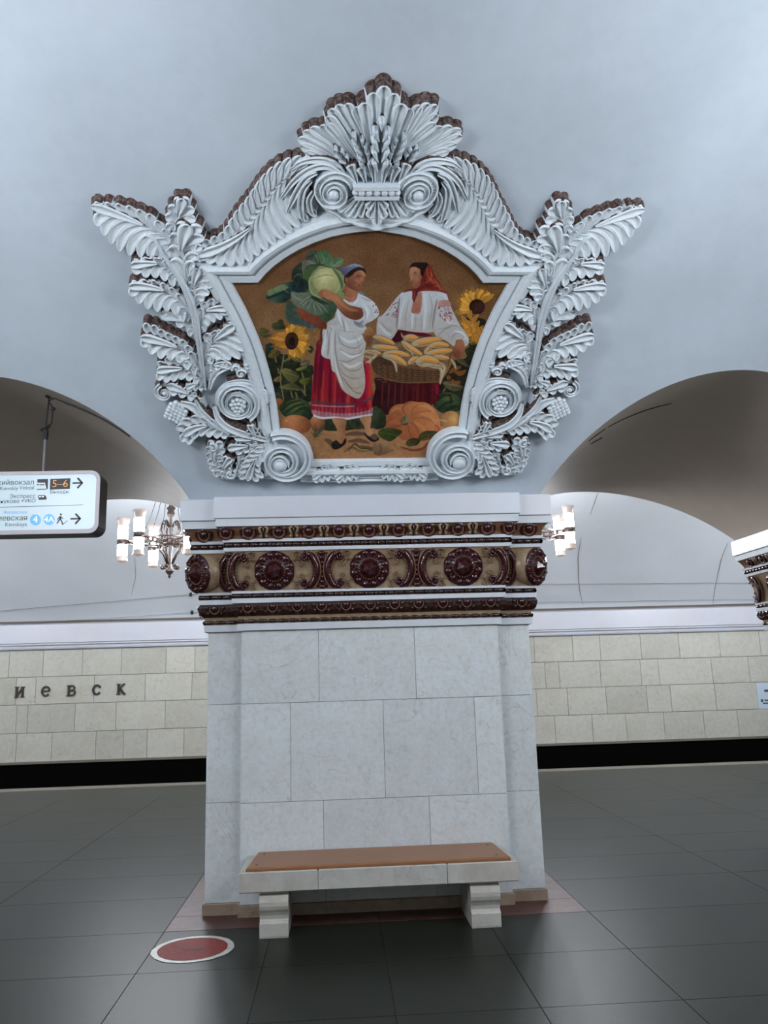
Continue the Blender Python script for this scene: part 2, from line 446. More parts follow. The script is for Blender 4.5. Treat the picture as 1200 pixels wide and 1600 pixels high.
# cracks on the side vault and thin wires on insulators
def sidewallpt(px, py, off=0.012):
    d = FV + RV * (px - 600) / FPX - UV * (py - 800) / FPX
    a = d[1] ** 2 + d[2] ** 2; b = 2 * (d[1] * (CAM[1] - SYC) + d[2] * (CAM[2] - SZC)); c = (CAM[1] - SYC) ** 2 + (CAM[2] - SZC) ** 2 - (SR - off) ** 2
    t = (-b + math.sqrt(b * b - 4 * a * c)) / 2 / a
    return tuple(CAM + t * d)
for pts, r in [([(935, 768), (929, 785), (922, 805)], .006), ([(908, 840), (903, 870), (904, 905), (906, 925), (911, 945)], .007),
          ([(1137, 848), (1128, 870), (1121, 900), (1117, 920), (1113, 950)], .006), ([(210, 870), (212, 900), (205, 930)], .004)]:
    c = MB(); P = [sidewallpt(*q, off=0.001) for q in pts]; c.tube(P, [r * .5] + [r] * (len(P) - 2) + [r * .4], 5); c.build('crack', M['crack'], sidec)
for pts in ([(-200, 972), (30, 952), (170, 940), (298, 929), (420, 921), (640, 913), (845, 913), (1110, 911), (1250, 911)], [(-200, 985), (30, 974), (170, 966), (300, 957), (640, 945), (845, 941), (1130, 937), (1250, 937)]):
    c = MB(); c.tube([sidewallpt(*q, off=0.05) for q in pts], 0.004, 5); c.build('wire', M['crack'], sidec)
for q in ((298, 929), (300, 957)):
    c = MB(); p = sidewallpt(*q, off=0.04); c.ball(p, 0.035, 8, 6, 0, (1, .7, 1.3)); p2 = sidewallpt(*q, off=-0.01); c.tube([p, p2], .015, 6)
    c.build('insulator', M['iron'], sidec, smooth=True)
# small reveal of a neighbouring wall niche at far left is not built: only its pale corner shows
# ---------------------------------------------------------------- pylons
PA, PB, PR, PY = 0.9585, 1.2154, 0.0824, 2.25
def outline(o):
    return [(-PB - o, PR - o), (-PA - o, PR - o), (-PA - o, -o), (PA + o, -o), (PA + o, PR - o), (PB + o, PR - o),
            (PB + o, PY + o), (PA + o, PY + o), (PA + o, PY + PR + o), (-PA - o, PY + PR + o), (-PA - o, PY + o), (-PB - o, PY + o)]
def loft(prof, cap0=False, cap1=False, m=None):
    m = m or MB(); v = []; k = 12
    for z, o in prof: v += [(x, y, z) for x, y in outline(o)]
    f = [(i * k + j, i * k + (j + 1) % k, (i + 1) * k + (j + 1) % k, (i + 1) * k + j) for i in range(len(prof) - 1) for j in range(k)]
    if cap0: f.append(tuple(reversed(range(k))))
    if cap1: f.append(tuple(range((len(prof) - 1) * k, len(prof) * k)))
    m.add(v, f); return m

# unit meshes -- local x along the band, y up, z outwards
def dome(m, cx, cy, rx, ry, hz, mi, n=14, k=5, z0=0.0):
    v = []; f = []
    for i in range(k):
        t = PI / 2 * i / k
        for j in range(n):
            a = 2 * PI * j / n; v.append((cx + rx * math.cos(t) * math.cos(a), cy + ry * math.cos(t) * math.sin(a), z0 + hz * math.sin(t)))
    v.append((cx, cy, z0 + hz))
    for i in range(k - 1):
        for j in range(n): f.append((i * n + j, i * n + (j + 1) % n, (i + 1) * n + (j + 1) % n, (i + 1) * n + j))
    for j in range(n): f.append(((k - 1) * n + j, (k - 1) * n + (j + 1) % n, k * n))
    m.add(v, f, mi)
def ringm(m, cx, cy, rx, ry, w_, hz, mi, n=22, a0=0, a1=2 * PI, z0=0.0):
    pts = [(cx + rx * math.cos(a0 + (a1 - a0) * i / n), cy + ry * math.sin(a0 + (a1 - a0) * i / n), z0 + hz) for i in range(n + 1)]
    m.tube(pts, w_, 6, mi, cap=False)

def egg_mesh():
    m = MB()
    dome(m, 0, 0.004, .060, .054, .010, 2, 18, 3)
    dome(m, 0, 0.006, .030, .036, .034, 0, 14, 5)
    ringm(m, 0, 0.006, .040, .045, .0065, .010, 1, a0=PI * 0.93, a1=PI * 2.07)
    ringm(m, 0, 0.006, .057, .056, .0085, .008, 0, a0=PI * 0.9, a1=PI * 2.1)
    return m.mesh('egg', [M['maroon'], M['gilt'], M['darkglaze']], True)
def dart_mesh():
    m = MB()
    for sx in (-1, 1):
        m.tube([(sx * .006, .042, .006), (sx * .024, .03, .010), (sx * .02, .005, .010), (sx * .004, -.02, .008)], [.008, .009, .008, .004], 6, 0)
        dome(m, sx * .016, -.026, .012, .014, .012, 0, 8, 3)
    m.tube([(0, .045, .01), (0, -.04, .012)], [.007, .004], 6, 1)
    m.v = [(x * 1.25, y * 1.1, z * 1.2) for x, y, z in m.v]
    return m.mesh('leaf_dart', [M['cream'], M['darkglaze']], True)
def egg2_mesh():
    m = MB()
    dome(m, 0, 0.016, .028, .030, .026, 0, 12, 4)
    ringm(m, 0, 0.016, .036, .038, .004, .010, 1, a0=PI * 0.95, a1=PI * 2.05, n=16)
    for sx in (-1, 1):
        dome(m, sx * .058, .02, .018, .022, .020, 2, 8, 3)
        dome(m, sx * .05, -.018, .015, .014, .016, 2, 8, 3)
    m.add([(-.02, -.028, .012), (.02, -.028, .012), (0, -.050, .004), (0, -.028, .022)], [(0, 2, 3), (2, 1, 3)], 2)
    return m.mesh('egg', [M['maroon'], M['gilt'], M['darkglaze']], True)
def roundel_mesh():
    m = MB(); n = 12
    # disc
    v = [(0.139 * math.cos(2 * PI * i / 36), 0.139 * math.sin(2 * PI * i / 36), z) for z in (0, .016) for i in range(36)]
    m.add(v, [(i, (i + 1) % 36, 36 + (i + 1) % 36, 36 + i) for i in range(36)] + [tuple(range(36, 72))], 0)
    for i in range(n):
        a = 2 * PI * (i + .5) / n; c, s = math.cos(a), math.sin(a)
        P = []
        for r, wd, hz in ((.078, .006, .012), (.094, .016, .032), (.114, .024, .038), (.132, .026, .030), (.143, .014, .008)):
            P.append([(r * c - q * wd * s, r * s + q * wd * c, hz if q == 0 else hz * .45) for q in (-1, -.6, 0, .6, 1)])
        vv = [p for row in P for p in row]
        m.add(vv, [(5 * i2 + j, 5 * i2 + 5 + j, 5 * i2 + 6 + j, 5 * i2 + 1 + j) for i2 in range(4) for j in range(4)], 0)
        a2 = 2 * PI * i / n
        dome(m, .105 * math.cos(a2), .105 * math.sin(a2), .011, .011, .032, 2, 6, 2)
    for i in range(26):
        a = 2 * PI * i / 26; dome(m, .075 * math.cos(a), .075 * math.sin(a), .0075, .0075, .034, 1, 6, 2)
    # faceted boss
    k = 8; R0, R1 = .066, .052
    v = [(R0 * math.cos(2 * PI * i / 20), R0 * math.sin(2 * PI * i / 20), .022) for i in range(20)] + [(R1 * math.cos(2 * PI * i / 20), R1 * math.sin(2 * PI * i / 20), .044) for i in range(20)] + [(0, 0, .085)]
    m.add(v, [(i, (i + 1) % 20, 20 + (i + 1) % 20, 20 + i) for i in range(20)], 0)
    v = [(R1 * math.cos(2 * PI * i / 6 + .3), R1 * math.sin(2 * PI * i / 6 + .3), .044) for i in range(6)] + [(0, 0, .088)]
    m.add(v, [(i, (i + 1) % 6, 6) for i in range(6)], 3)
    m.v = [(x * 1.05, y * 1.05, z) for x, y, z in m.v]
    me = m.mesh('roundel', [M['maroon'], M['gilt'], M['darkglaze'], M['maroon']], True)
    for p in me.polygons:
        if p.material_index == 3: p.use_smooth = False
    return me
def spiral_pts(cx, cy, r0, r1, a0, turns, n=18, z=.012):
    return [(cx + (r0 + (r1 - r0) * i / n) * math.cos(a0 + turns * 2 * PI * i / n), cy + (r0 + (r1 - r0) * i / n) * math.sin(a0 + turns * 2 * PI * i / n), z) for i in range(n + 1)]
def cscroll_mesh():
    """C-shaped scroll opening towards +x"""
    m = MB()
    arc = [(.085 - .085 * math.cos(t), .112 * math.sin(t), .014) for t in np.linspace(-1.15, 1.15, 15)]
    m.tube(arc, [.012 + .008 * math.cos(t) for t in np.linspace(-1.15, 1.15, 15)], 8, 0)
    m.tube([(x - .026 + (0 if abs(y) < .06 else 0), y * 1.08, .010) for x, y, z in arc], .005, 6, 1)
    for i in range(11):
        t = -0.95 + 1.9 * i / 10
        dome(m, .107 - .085 * math.cos(t), .100 * math.sin(t), .008, .008, .022, 3, 6, 2)
    for sy in (-1, 1):
        m.tube([(x, sy * y, z) for x, y, z in spiral_pts(.078, .082, .028, .006, PI * 0.5, 1.2)], .009, 6, 0)
        dome(m, .078, sy * .082, .013, .013, .026, 0, 8, 3)
        m.tube([(x, sy * y, z) for x, y, z in spiral_pts(.094, .036, .018, .004, PI * 0.5, 1.1)], .006, 6, 1)
        m.tube([(.104, sy * .104, .01), (.12, sy * .116, .012), (.138, sy * .108, .012), (.132, sy * .092, .01), (.12, sy * .098, .01)], .006, 6, 1)
        m.tube([(.108, sy * .06, .01), (.126, sy * .072, .012), (.142, sy * .064, .012), (.136, sy * .052, .01)], .005, 6, 1)
        dome(m, .124, sy * .082, .010, .010, .016, 1, 6, 2)
    m.v = [(x * 1.2, y * 1.24, z * 1.15) for x, y, z in m.v]
    return m.mesh('scroll_bracket', [M['maroon'], M['gilt'], M['darkglaze'], M['gilt']], True)
def column_mesh():
    m = MB()
    for y in np.linspace(-.125, .125, 8):
        wd = .012 + .016 * (abs(y) / .125)
        dome(m, 0, y, wd, .019, .018, 0, 10, 3)
    for sx in (-1, 1):
        m.tube([(sx * (.016 + .018 * (abs(y) / .125) ** 2), y, .008) for y in np.linspace(-.135, .135, 9)], .005, 6, 1)
    return m.mesh('beaded_column', [M['maroon'], M['darkglaze']], True)
EGG, DART, EGG2, ROUND, CSC, COLM = egg_mesh(), dart_mesh(), egg2_mesh(), roundel_mesh(), cscroll_mesh(), column_mesh()

def beads(zc, o, r, per, mats, name, parent):
    """bead and reel moulding along the pylon outline, one joined part"""
    m = MB(); P = outline(o)
    for i in range(12):
        a = Vector((*P[i], zc)); b = Vector((*P[(i + 1) % 12], zc)); d = b - a; L = d.length
        if L < .02: continue
        if i in (7, 8, 9, 10): m.tube([a, b], r, 6); continue
        nn = max(1, int(L / per)); u = d / nn
        for k in range(nn):
            p = a + u * k
            m.tube([p, p + u * .08, p + u * .16, p + u * .5, p + u * .68, p + u * .70, p + u * .78, p + u * .80, p + u * .88, p + u * .9], [r * .8, r * 1.02, r * 1.08, r * 1.12, r * 1.05, r * .6, r * 1.0, r * .6, r, r * .6], 6, 0, cap=False)
    return m.build(name, mats, parent, True)

def make_pylon():
    root = thing('pylon', 'white marble pylon with maroon majolica entablature, standing behind the wooden bench', 'pillar', (0, 0, 0))
    core = loft([(0.0, -.02), (2.0, -.02)], True, True).build('core', M['joint'], root)
    loft([(0.0, .012), (0.072, .012), (0.078, .006), (0.078, -.02)]).build('plinth', M['plinth'], root)
    # marble facing slabs
    def slab(x0, x1, y0, y1, z0, z1, bevel=.0015):
        m = MB(); m.box(x0, x1, y0, y1, z0, z1, bev=bevel); m.build('marble_slab', M['marble'], root)
    g = .0013
    Z = [0.078, 0.29, 0.7495, 1.4368, 1.966]
    for r, spl in enumerate([[-.36, .42], [-.37, .39], [-.6, .076, .772 - .02], [-.39, .325]]):
        c = [-PA] + spl + [PA]
        for a, b in zip(c[:-1], c[1:]): slab(a + g, b - g, 0, .03, Z[r] + g, Z[r + 1] - g)
    for a, b in ((Z[0], Z[2]), (Z[2], Z[3]), (Z[3], Z[4])):
        for sx in (-1, 1):
            x0, x1 = sorted((sx * (PA + g * 0), sx * PB)); slab(x0 + g, x1, PR, PR + .03, a + g, b - g)
            xs_ = sorted((sx * PB, sx * (PB - .03)))
            for ya, yb in ((PR + .03, .82), (.82, 1.55), (1.55, PY)): slab(xs_[0], xs_[1], ya + g, yb - g, a + g, b - g)
            xs_ = sorted((sx * PA, sx * (PA - .03))); slab(xs_[0], xs_[1], .03, PR, a + g, b - g)
    # entablature
    loft([(1.966, .0), (1.966, .025), (2.016, .028), (2.016, 0)]).build('fillet', M['fillet'], root)
    loft([(2.012, .02), (2.052, .022), (2.072, .026)]).build('cream_band', M['cream'], root)
    beads(2.034, .026, .015, .075, M['darkglaze'], 'bead_moulding', root)
    loft([(2.070, .024), (2.082, .044), (2.11, .062), (2.14, .066), (2.160, .058), (2.166, .04)]).build('lower_band', M['darkglaze'], root)
    loft([(2.164, .05), (2.166, .062), (2.200, .064), (2.202, .05)]).build('fillet', M['fillet'], root)
    beads(2.219, .056, .016, .075, M['darkglaze'], 'bead_moulding', root)
    loft([(2.236, .05), (2.236, .066), (2.254, .068), (2.254, .04)]).build('fillet', M['fillet'], root)
    fr = loft([(2.250, .046), (2.30, .050), (2.36, .056), (2.44, .070), (2.50, .088), (2.55, .108)]).build('frieze', M['cream'], root)
    loft([(2.545, .09), (2.545, .118), (2.571, .122), (2.571, .1)]).build('fillet', M['fillet'], root)
    beads(2.592, .112, .019, .062, M['darkglaze'], 'bead_moulding', root)
    loft([(2.612, .1), (2.612, .126), (2.634, .130), (2.634, .1)]).build('fillet', M['fillet'], root)
    loft([(2.632, .112), (2.66, .118), (2.70, .140), (2.728, .160)]).build('upper_band', M['gilt'], root)
    loft([(2.724, .1), (2.724, .172), (2.780, .176), (2.782, .15)]).build('fillet', M['fillet'], root)
    # top blocks
    gg = .002
    P = outline(.19)
    for x0, x1, y0, y1 in [(-PB - .19, -PA - .19 + 0, PR - .19, PY + .19), (PA + .19, PB + .19, PR - .19, PY + .19)] + [(-PA - .19, PA + .19, -.19, PY + PR + .19)]:
        m = MB(); m.box(x0 + gg * (x0 > -1.3), x1 - gg * (x1 < 1.3), y0, y1, 2.782, 2.945, bev=.004); m.build('cornice_block', M['cap'], root)
    # --- ornaments of the bands
    def run(name, me, xc, pos, o0, z0, o1, z1, side, flip=False, lift=0.0):
        """place me at pos along a face; the face slopes from (o0,z0) to (o1,z1)"""
        om, zm = (o0 + o1) / 2, (z0 + z1) / 2
        up = (o1 - o0, z1 - z0)
        if side == 'f': loc = (pos, -om + (PR if xc else 0), zm); X = Vector((1, 0, 0)); Y = Vector((0, -up[0], up[1]))
        elif side == 'l': loc = (-PB - om, pos, zm); X = Vector((0, -1, 0)); Y = Vector((-up[0], 0, up[1]))
        elif side == 'r': loc = (PB + om, pos, zm); X = Vector((0, 1, 0)); Y = Vector((up[0], 0, up[1]))
        Y.normalize(); Zv = X.cross(Y)
        if flip: X = -X; Y = -Y
        return inst(name, me, root, Vector(loc) + Zv * lift, frot(X, Y, Zv))
    u0 = (.118, 2.64, .150, 2.722)
    for k in range(-4, 5):
        run('egg', EGG, 0, k * .224, *u0, 'f')
    for k in range(-4, 4): run('leaf_dart', DART, 0, (k + .5) * .224, *u0, 'f')
    for sx in (-1, 1):
        run('egg', EGG, 1, sx * 1.235, *u0, 'f'); run('egg', EGG, 0, sx * 1.062, *u0, 'f')
    for sd in ('l', 'r'):
        for k in range(9): run('egg', EGG, 0, .14 + k * .256, *u0, sd)
        for k in range(8): run('leaf_dart', DART, 0, .268 + k * .256, *u0, sd)
    l0 = (.055, 2.085, .066, 2.155)
    for k in range(-5, 6): run('egg', EGG2, 0, k * .181, *l0, 'f')
    for sx in (-1, 1): run('egg', EGG2, 1, sx * 1.16, *l0, 'f')
    for sd in ('l', 'r'):
        for k in range(12): run('egg', EGG2, 0, .14 + k * .188, *l0, sd)
    f0 = (.050, 2.26, .100, 2.54)
    for xr in (-.71, 0, .71):
        run('roundel', ROUND, 0, xr, *f0, 'f', lift=-.010)
        run('scroll_bracket', CSC, 0, xr - .312, *f0, 'f')
        run('scroll_bracket', CSC, 0, xr + .312, *f0, 'f', flip=True)
    for xr in (-.355, .355): run('beaded_column', COLM, 0, xr, *f0, 'f')
    for xr in (-1.055, 1.055): run('beaded_column', COLM, 0, xr * .98, *f0, 'f')
    for sx, sd in ((-1, 'l'), (1, 'r')):
        for yr in (.62, 1.24, 1.86):
            run('roundel', ROUND, 0, yr, *f0, sd, lift=-.010)
            run('scroll_bracket', CSC, 0, yr + sx * .29, *f0, sd, flip=False)
            run('scroll_bracket', CSC, 0, yr - sx * .29, *f0, sd, flip=True)
        # corner roundel turned at 45 degrees with a cream backing leaf
        X = Vector((1, sx * 1.0, 0)).normalized(); Zv = Vector((sx * 1, -1, -.18)).normalized(); Y = Zv.cross(X)
        if Y.z < 0: X = -X; Y = Zv.cross(X)
        c = Vector((sx * (PB + .045), PR - .045, 2.405))
        inst('roundel', ROUND, root, c + Zv * .035, frot(X, Y, Zv))
        m = MB()
        v = [(.150 * math.cos(t), .150 * math.sin(t) * .98, z) for z in (-.09, .0) for t in np.linspace(0, 2 * PI, 25)[:-1]]
        m.add(v, [(i, (i + 1) % 24, 24 + (i + 1) % 24, 24 + i) for i in range(24)] + [tuple(range(24, 48))], 0)
        me = m.mesh('backing_disc', [M['cream']], True)
        inst('backing_disc', me, root, c + Zv * .03, frot(X, Y, Zv))
        bm_ = MB(); bm_.tube([(0, .14 * math.sin(t), .02 - .035 * (t / 1.2) ** 2) for t in np.linspace(-1.2, 1.2, 9)], .012, 6)
        run('scroll_bracket', CSC, 1, sx * 1.115, *f0, 'f', flip=(sx > 0))
    return root
pyl = make_pylon()
p2 = copy_tree(pyl); p2.location = (PER, 0, 0); p2['label'] = 'next marble pylon, only its entablature corner seen at the right edge of the photo'
p3 = copy_tree(pyl); p3.location = (-PER, 0, 0); p3['label'] = 'marble pylon beyond the left passage, outside the left edge of the photo'
for q in (p2, p3):
    pass

# ---------------------------------------------------------------- bench
bench = thing('bench', 'marble bench with varnished wooden seat board against the pylon', 'bench', (0, -.25, 0))
for a, b in ((-.905, -.40), (-.40, .436), (.436, .905)):
    m = MB(); m.box(a + .0015, b - .0015, -.515, -.006, .275, .400, bev=.006); m.build('seat_stone', M['benchstone'], bench)
m = MB()
zz0, zz1 = .400, .424
v = [(-.862, -.50, zz0), (.858, -.50, zz0), (.825, -.02, zz0), (-.825, -.02, zz0), (-.862, -.50, zz1 - .008), (.858, -.50, zz1 - .008), (.825, -.02, zz1), (-.825, -.02, zz1), (-.856, -.488, zz1), (.852, -.488, zz1)]
m.add(v, [(3, 2, 1, 0), (0, 1, 5, 4), (4, 5, 9, 8), (8, 9, 6, 7), (1, 2, 6, 9, 5), (3, 0, 4, 8, 7), (2, 3, 7, 6)])
m.build('seat_board', M['wood'], bench)
m = MB(); m.box(-.858, .854, -.503, -.49, .4035, .4055); m.build('board_moulding', M['wood'], bench)
for sx, sy in ((-.80, -.42), (.78, -.42), (-.78, -.1), (.78, -.1)):
    m = MB(); m.lathe([(0.0001, .4255), (.009, .4255), (.009, .424)], 10, sx, sy); m.build('screw', M['iron'], bench)
prof = [(-.495, 0.0), (-.498, .012), (-.498, .085), (-.490, .094), (-.478, .098), (-.474, .108), (-.478, .13), (-.490, .15), (-.505, .168), (-.512, .19), (-.512, .215), (-.505, .238), (-.492, .25), (-.47, .256), (-.47, .275)]
for x0, x1 in ((-.775, -.592), (.583, .775)):
    m = MB(); K = len(prof)
    v = [(x0, y, z) for y, z in prof] + [(x1, y, z) for y, z in prof] + [(x0, -.03, 0), (x0, -.03, .275), (x1, -.03, 0), (x1, -.03, .275)]
    f = [(i, K + i, K + i + 1, i + 1) for i in range(K - 1)] + [tuple(list(range(K)) + [2 * K + 1, 2 * K]), tuple(list(reversed(range(K, 2 * K))) + [2 * K + 2, 2 * K + 3]), (2 * K, 2 * K + 1, 2 * K + 3, 2 * K + 2)]
    m.add(v, f); m.build('leg', M['benchstone'], bench)

# ---------------------------------------------------------------- round floor sticker
st = thing('floor_sticker', 'round red floor sticker with a worn white rim left of the bench', 'sticker', (-1.165, -.63, 0))
def disc(m, cx, cy, r0, r1, z, n=48, mi=0, wob=0):
    rr = [r1 + (random.uniform(-wob, wob)) for _ in range(n)]
    v = [(cx + (r0 if k == 0 else rr[i]) * math.cos(2 * PI * i / n), cy + (r0 if k == 0 else rr[i]) * math.sin(2 * PI * i / n), z) for k in (0, 1) for i in range(n)]
    m.add(v, [(i, n + i, n + (i + 1) % n, (i + 1) % n) for i in range(n)], mi)
m = MB(); disc(m, -1.165, -.63, .001, .25, .003, wob=.004); m.build('rim', M['discwhite'], st)
m = MB(); disc(m, -1.168, -.632, .001, .212, .0045, wob=.0015); m.build('red_disc', M['discred'], st)
m = MB(); m.box(-1.225, -1.10, -.655, -.632, .0045, .0055); o = m.build('dark_dash', M['joint'], st)

# ---------------------------------------------------------------- letters on the track wall
def textmesh(body, size, extrude=0.0, bold=0.0, align='LEFT', shear=0, bev=0):
    cu = bpy.data.curves.new('t', 'FONT'); cu.body = body; cu.size = size; cu.extrude = extrude; cu.offset = bold; cu.align_x = align; cu.resolution_u = 4
    ob = bpy.data.objects.new('t', cu); COL.objects.link(ob)
    bpy.context.view_layer.update()
    dg = bpy.context.evaluated_depsgraph_get()
    me = bpy.data.meshes.new_from_object(ob.evaluated_get(dg))
    bpy.data.objects.remove(ob); return me
RX = Matrix.Rotation(PI / 2, 3, 'X')
ords = {'и': 'leftmost letter', 'е': 'letter second from the left', 'в': 'middle letter of five', 'с': 'letter second from the right', 'к': 'rightmost letter'}
for ch, x in zip('иевск', (-6.72, -6.2, -5.69, -5.18, -4.69)):
    m = MB()
    def pen(P, wd, d0=0.0):
        P = [Vector((a, 0, b)) for a, b in P]; V = []
        for i, p in enumerate(P):
            t = (P[min(i + 1, len(P) - 1)] - P[max(i - 1, 0)]).normalized(); nn = Vector((-t.z, 0, t.x)) * wd / 2
            for q in (p - nn, p + nn): V += [(q.x, -.035 - d0, q.z), (q.x, 0, q.z)]
        F_ = []
        for i in range(len(P) - 1):
            a = 4 * i; F_ += [(a, a + 2, a + 6, a + 4), (a + 1, a + 5, a + 7, a + 3), (a, a + 4, a + 5, a + 1), (a + 2, a + 3, a + 7, a + 6)]
        e = 4 * (len(P) - 1); F_ += [(0, 1, 3, 2), (e, e + 2, e + 3, e + 1)]
        m.add(V, F_)
    def arc(cx, cz, rx, rz, a0, a1, n=12): return [(cx + rx * math.cos(math.radians(a0 + (a1 - a0) * i / n)), cz + rz * math.sin(math.radians(a0 + (a1 - a0) * i / n))) for i in range(n + 1)]
    h = .215
    if ch == 'и':
        pen([(-.06, 0), (-.06, h)], .042); pen([(.06, 0), (.06, h)], .042, .001); pen([(-.06, .02), (.06, h - .02)], .034, .002)
        for sx in (-.06, .06):
            for z in (.009, h - .009): pen([(sx - .038, z), (sx + .038, z)], .018, .003)
    elif ch == 'е':
        pen(arc(0, h / 2, .075, .09, -40, -355, 22), .036); pen([(-.07, h / 2 + .004), (.08, h / 2 + .004)], .024, .001)
    elif ch == 'в':
        pen([(-.05, 0), (-.05, h)], .042); pen([(-.06, h - .013)] + arc(.01, h - .058, .05, .045, 90, -90) + [(-.06, h - .103)], .027, .001)
        pen([(-.06, h / 2 + .005)] + arc(.02, .064, .052, .05, 90, -90) + [(-.06, .014)], .03, .002)
        for z in (.009, h - .009): pen([(-.09, z), (-.03, z)], .018, .003)
    elif ch == 'с':
        pen(arc(0, h / 2, .072, .09, 40, 325, 20), .038); m.ball((.058, -.02, h / 2 + .055), .026, 8, 6)
    else:
        pen([(-.055, 0), (-.055, h)], .042); pen([(-.05, h / 2 - .01), (.045, h - .012), (.07, h - .012)], .034, .001); pen([(-.02, h / 2 + .01), (.055, .012), (.085, .012)], .04, .002)
        for z in (.009, h - .009): pen([(-.093, z), (-.017, z)], .018, .003)
    o = m.build('letter', M['letter']); o.location = (x, YW + .001, 1.41)
    tag(o, 'dark bronze Cyrillic %s on the pale track wall, %s' % (ch, ords[ch]), 'letter', 'station name letters')
m = MB(); m.box(8.70, 9.4, YW - .015, YW - .003, .70, 1.24); nb = m.build('wall_notice', M['paper'])
nb.data.materials.clear(); nb.data.materials.append(M['paper']); tag(nb, 'pale blue notice on the track wall at the right edge', 'notice')
for k, (x, z, wd, hh) in enumerate([(8.86, 1.05, .2, .05), (8.80, .80, .3, .03), (8.84, .86, .2, .03), (8.76, .84, .05, .06)]):
    m = MB(); m.box(x, x + wd, YW - .018, YW - .0145, z, z + hh); m.build('print', M['signdark'], nb)

# ---------------------------------------------------------------- hanging direction sign
SX1, SY, SZ0, SZ1 = -1.90, -.45, 2.640, 3.090
SX0 = SX1 - 2.3
sign = thing('direction_sign', 'hanging illuminated direction sign, white with dark arrows, at the left edge', 'sign', ((SX0 + SX1) / 2, SY + .09, SZ0))
def rrect(x0, x1, z0, z1, r, n=7):
    P = []
    for cx, cz, a in ((x1 - r, z1 - r, 0), (x0 + r, z1 - r, PI / 2), (x0 + r, z0 + r, PI), (x1 - r, z0 + r, 1.5 * PI)):
        for i in range(n + 1): P.append((cx + r * math.cos(a + PI / 2 * i / n), cz + r * math.sin(a + PI / 2 * i / n)))
    return P
def slabxz(m, P, y0, y1, mi=0):
    k = len(P); v = [(x, y0, z) for x, z in P] + [(x, y1, z) for x, z in P]
    m.add(v, [tuple(range(k))] + [tuple(reversed(range(k, 2 * k)))] + [(i, k + i, k + (i + 1) % k, (i + 1) % k) for i in range(k)], mi)
m = MB(); slabxz(m, rrect(SX0, SX1, SZ0, SZ1, .065), SY + .004, SY + .18); m.build('housing', M['signbody'], sign)
m = MB(); Po, Pi = rrect(SX0, SX1, SZ0, SZ1, .065), rrect(SX0 + .026, SX1 - .026, SZ0 + .03, SZ1 - .026, .045)
k = len(Po); v = [(x, SY - .004, z) for x, z in Po] + [(x, SY - .004, z) for x, z in Pi] + [(x, SY + .006, z) for x, z in Po] + [(x, SY + .006, z) for x, z in Pi]
m.add(v, [(i, (i + 1) % k, k + (i + 1) % k, k + i) for i in range(k)] + [(i, 2 * k + i, 2 * k + (i + 1) % k, (i + 1) % k) for i in range(k)] + [(k + i, k + (i + 1) % k, 3 * k + (i + 1) % k, 3 * k + i) for i in range(k)])
m.build('rim', M['signrim'], sign)
m = MB(); slabxz(m, Pi, SY + .0, SY + .004); m.build('light_panel', M['signface'], sign)
YF = SY - .002
def s2w(px, py):
    """the photograph's sign pixels to the sign face (x, z)"""
    d = FV + RV * (px - 600) / FPX - UV * (py - 800) / FPX; t = (YF - CAM[1]) / d[1]; P = CAM + t * d; return float(P[0]), float(P[2])
def stext(body, zx, zy, size, mt, bold=0.0, align='RIGHT', name='lettering', par=None):
    x, z = s2w(zx / 7.06, 720 + zy / 7.06)
    me = textmesh(body, size * .76, 0.0, 0.0, align); me.name = name; me.materials.clear(); me.materials.append(mt)
    o = inst(name, me, par or sign, (x - sign.location[0], YF - .001 - sign.location[1], z - sign.location[2]), RX)
    return o
def spoly(P, mt, name, dy=0.0):
    m = MB(); Q = [s2w(a / 7.06, 720 + b / 7.06) for a, b in P]
    slabxz(m, Q, YF - dy - .0008, YF - dy + .0004); return m.build(name, mt, sign)
stext('вокзал', 378, 262, .066, M['signink'], .0012); stext('Киевский', 110, 266, .066, M['signink'], .0012)
stext('Vokzal', 378, 314, .050, M['signfine']); stext('Kievskiy', 200, 320, .050, M['signfine'])
stext('Экспресс', 395, 408, .050, M['signink'], .0008)
stext('+VKO', 395, 458, .050, M['signink'], .0008); stext('Внуково', 214, 463, .050, M['signink'], .0008); stext('во', 2, 467, .050, M['signink'], .0008)
stext('Выходы', 765, 358, .046, M['signfine'], .0005)
stext('Филёвская', 300, 582, .040, M['signblue'])
stext('Киевская', 304, 655, .068, M['signink'], .0012)
stext('Kievskaya', 298, 718, .050, M['signfine'])
spoly([(555, 200), (777, 192), (770, 310), (550, 318)], M['signdark'], 'exit_number_plate')
stext('5–6', 662, 290, .098, M['signorange'], .0015, 'CENTER', 'exit_number').location[1] -= .002
def arrow(cx, cy, s):
    for P in ([(-58, -9), (45, -12), (45, 6), (-58, 9)], [(-5, -58), (10, -60), (60, -4), (47, 10), (-6, -44)], [(-8, 58), (-8, 42), (47, -8), (62, -6), (6, 60)]):
        spoly([(cx + a * s, cy + b * s) for a, b in P], M['signdark'], 'arrow')
arrow(858, 246, 1.0); arrow(835, 640, 1.0)
spoly([(0, 510), (915, 484), (915, 488), (0, 515)], M['signink'], 'divider')
def sdisc(cx, cy, r):
    spoly([(cx + r * math.cos(t), cy + r * math.sin(t)) for t in np.linspace(0, 2 * PI, 29)[:-1]], M['signblue'], 'line_disc')
sdisc(391, 652, 61); sdisc(541, 648, 61)
stext('4', 391, 682, .088, M['signwhite'], .001, 'CENTER', 'line_number').location[1] -= .003
stext('4A', 541, 676, .076, M['signwhite'], .001, 'CENTER', 'line_number').location[1] -= .003
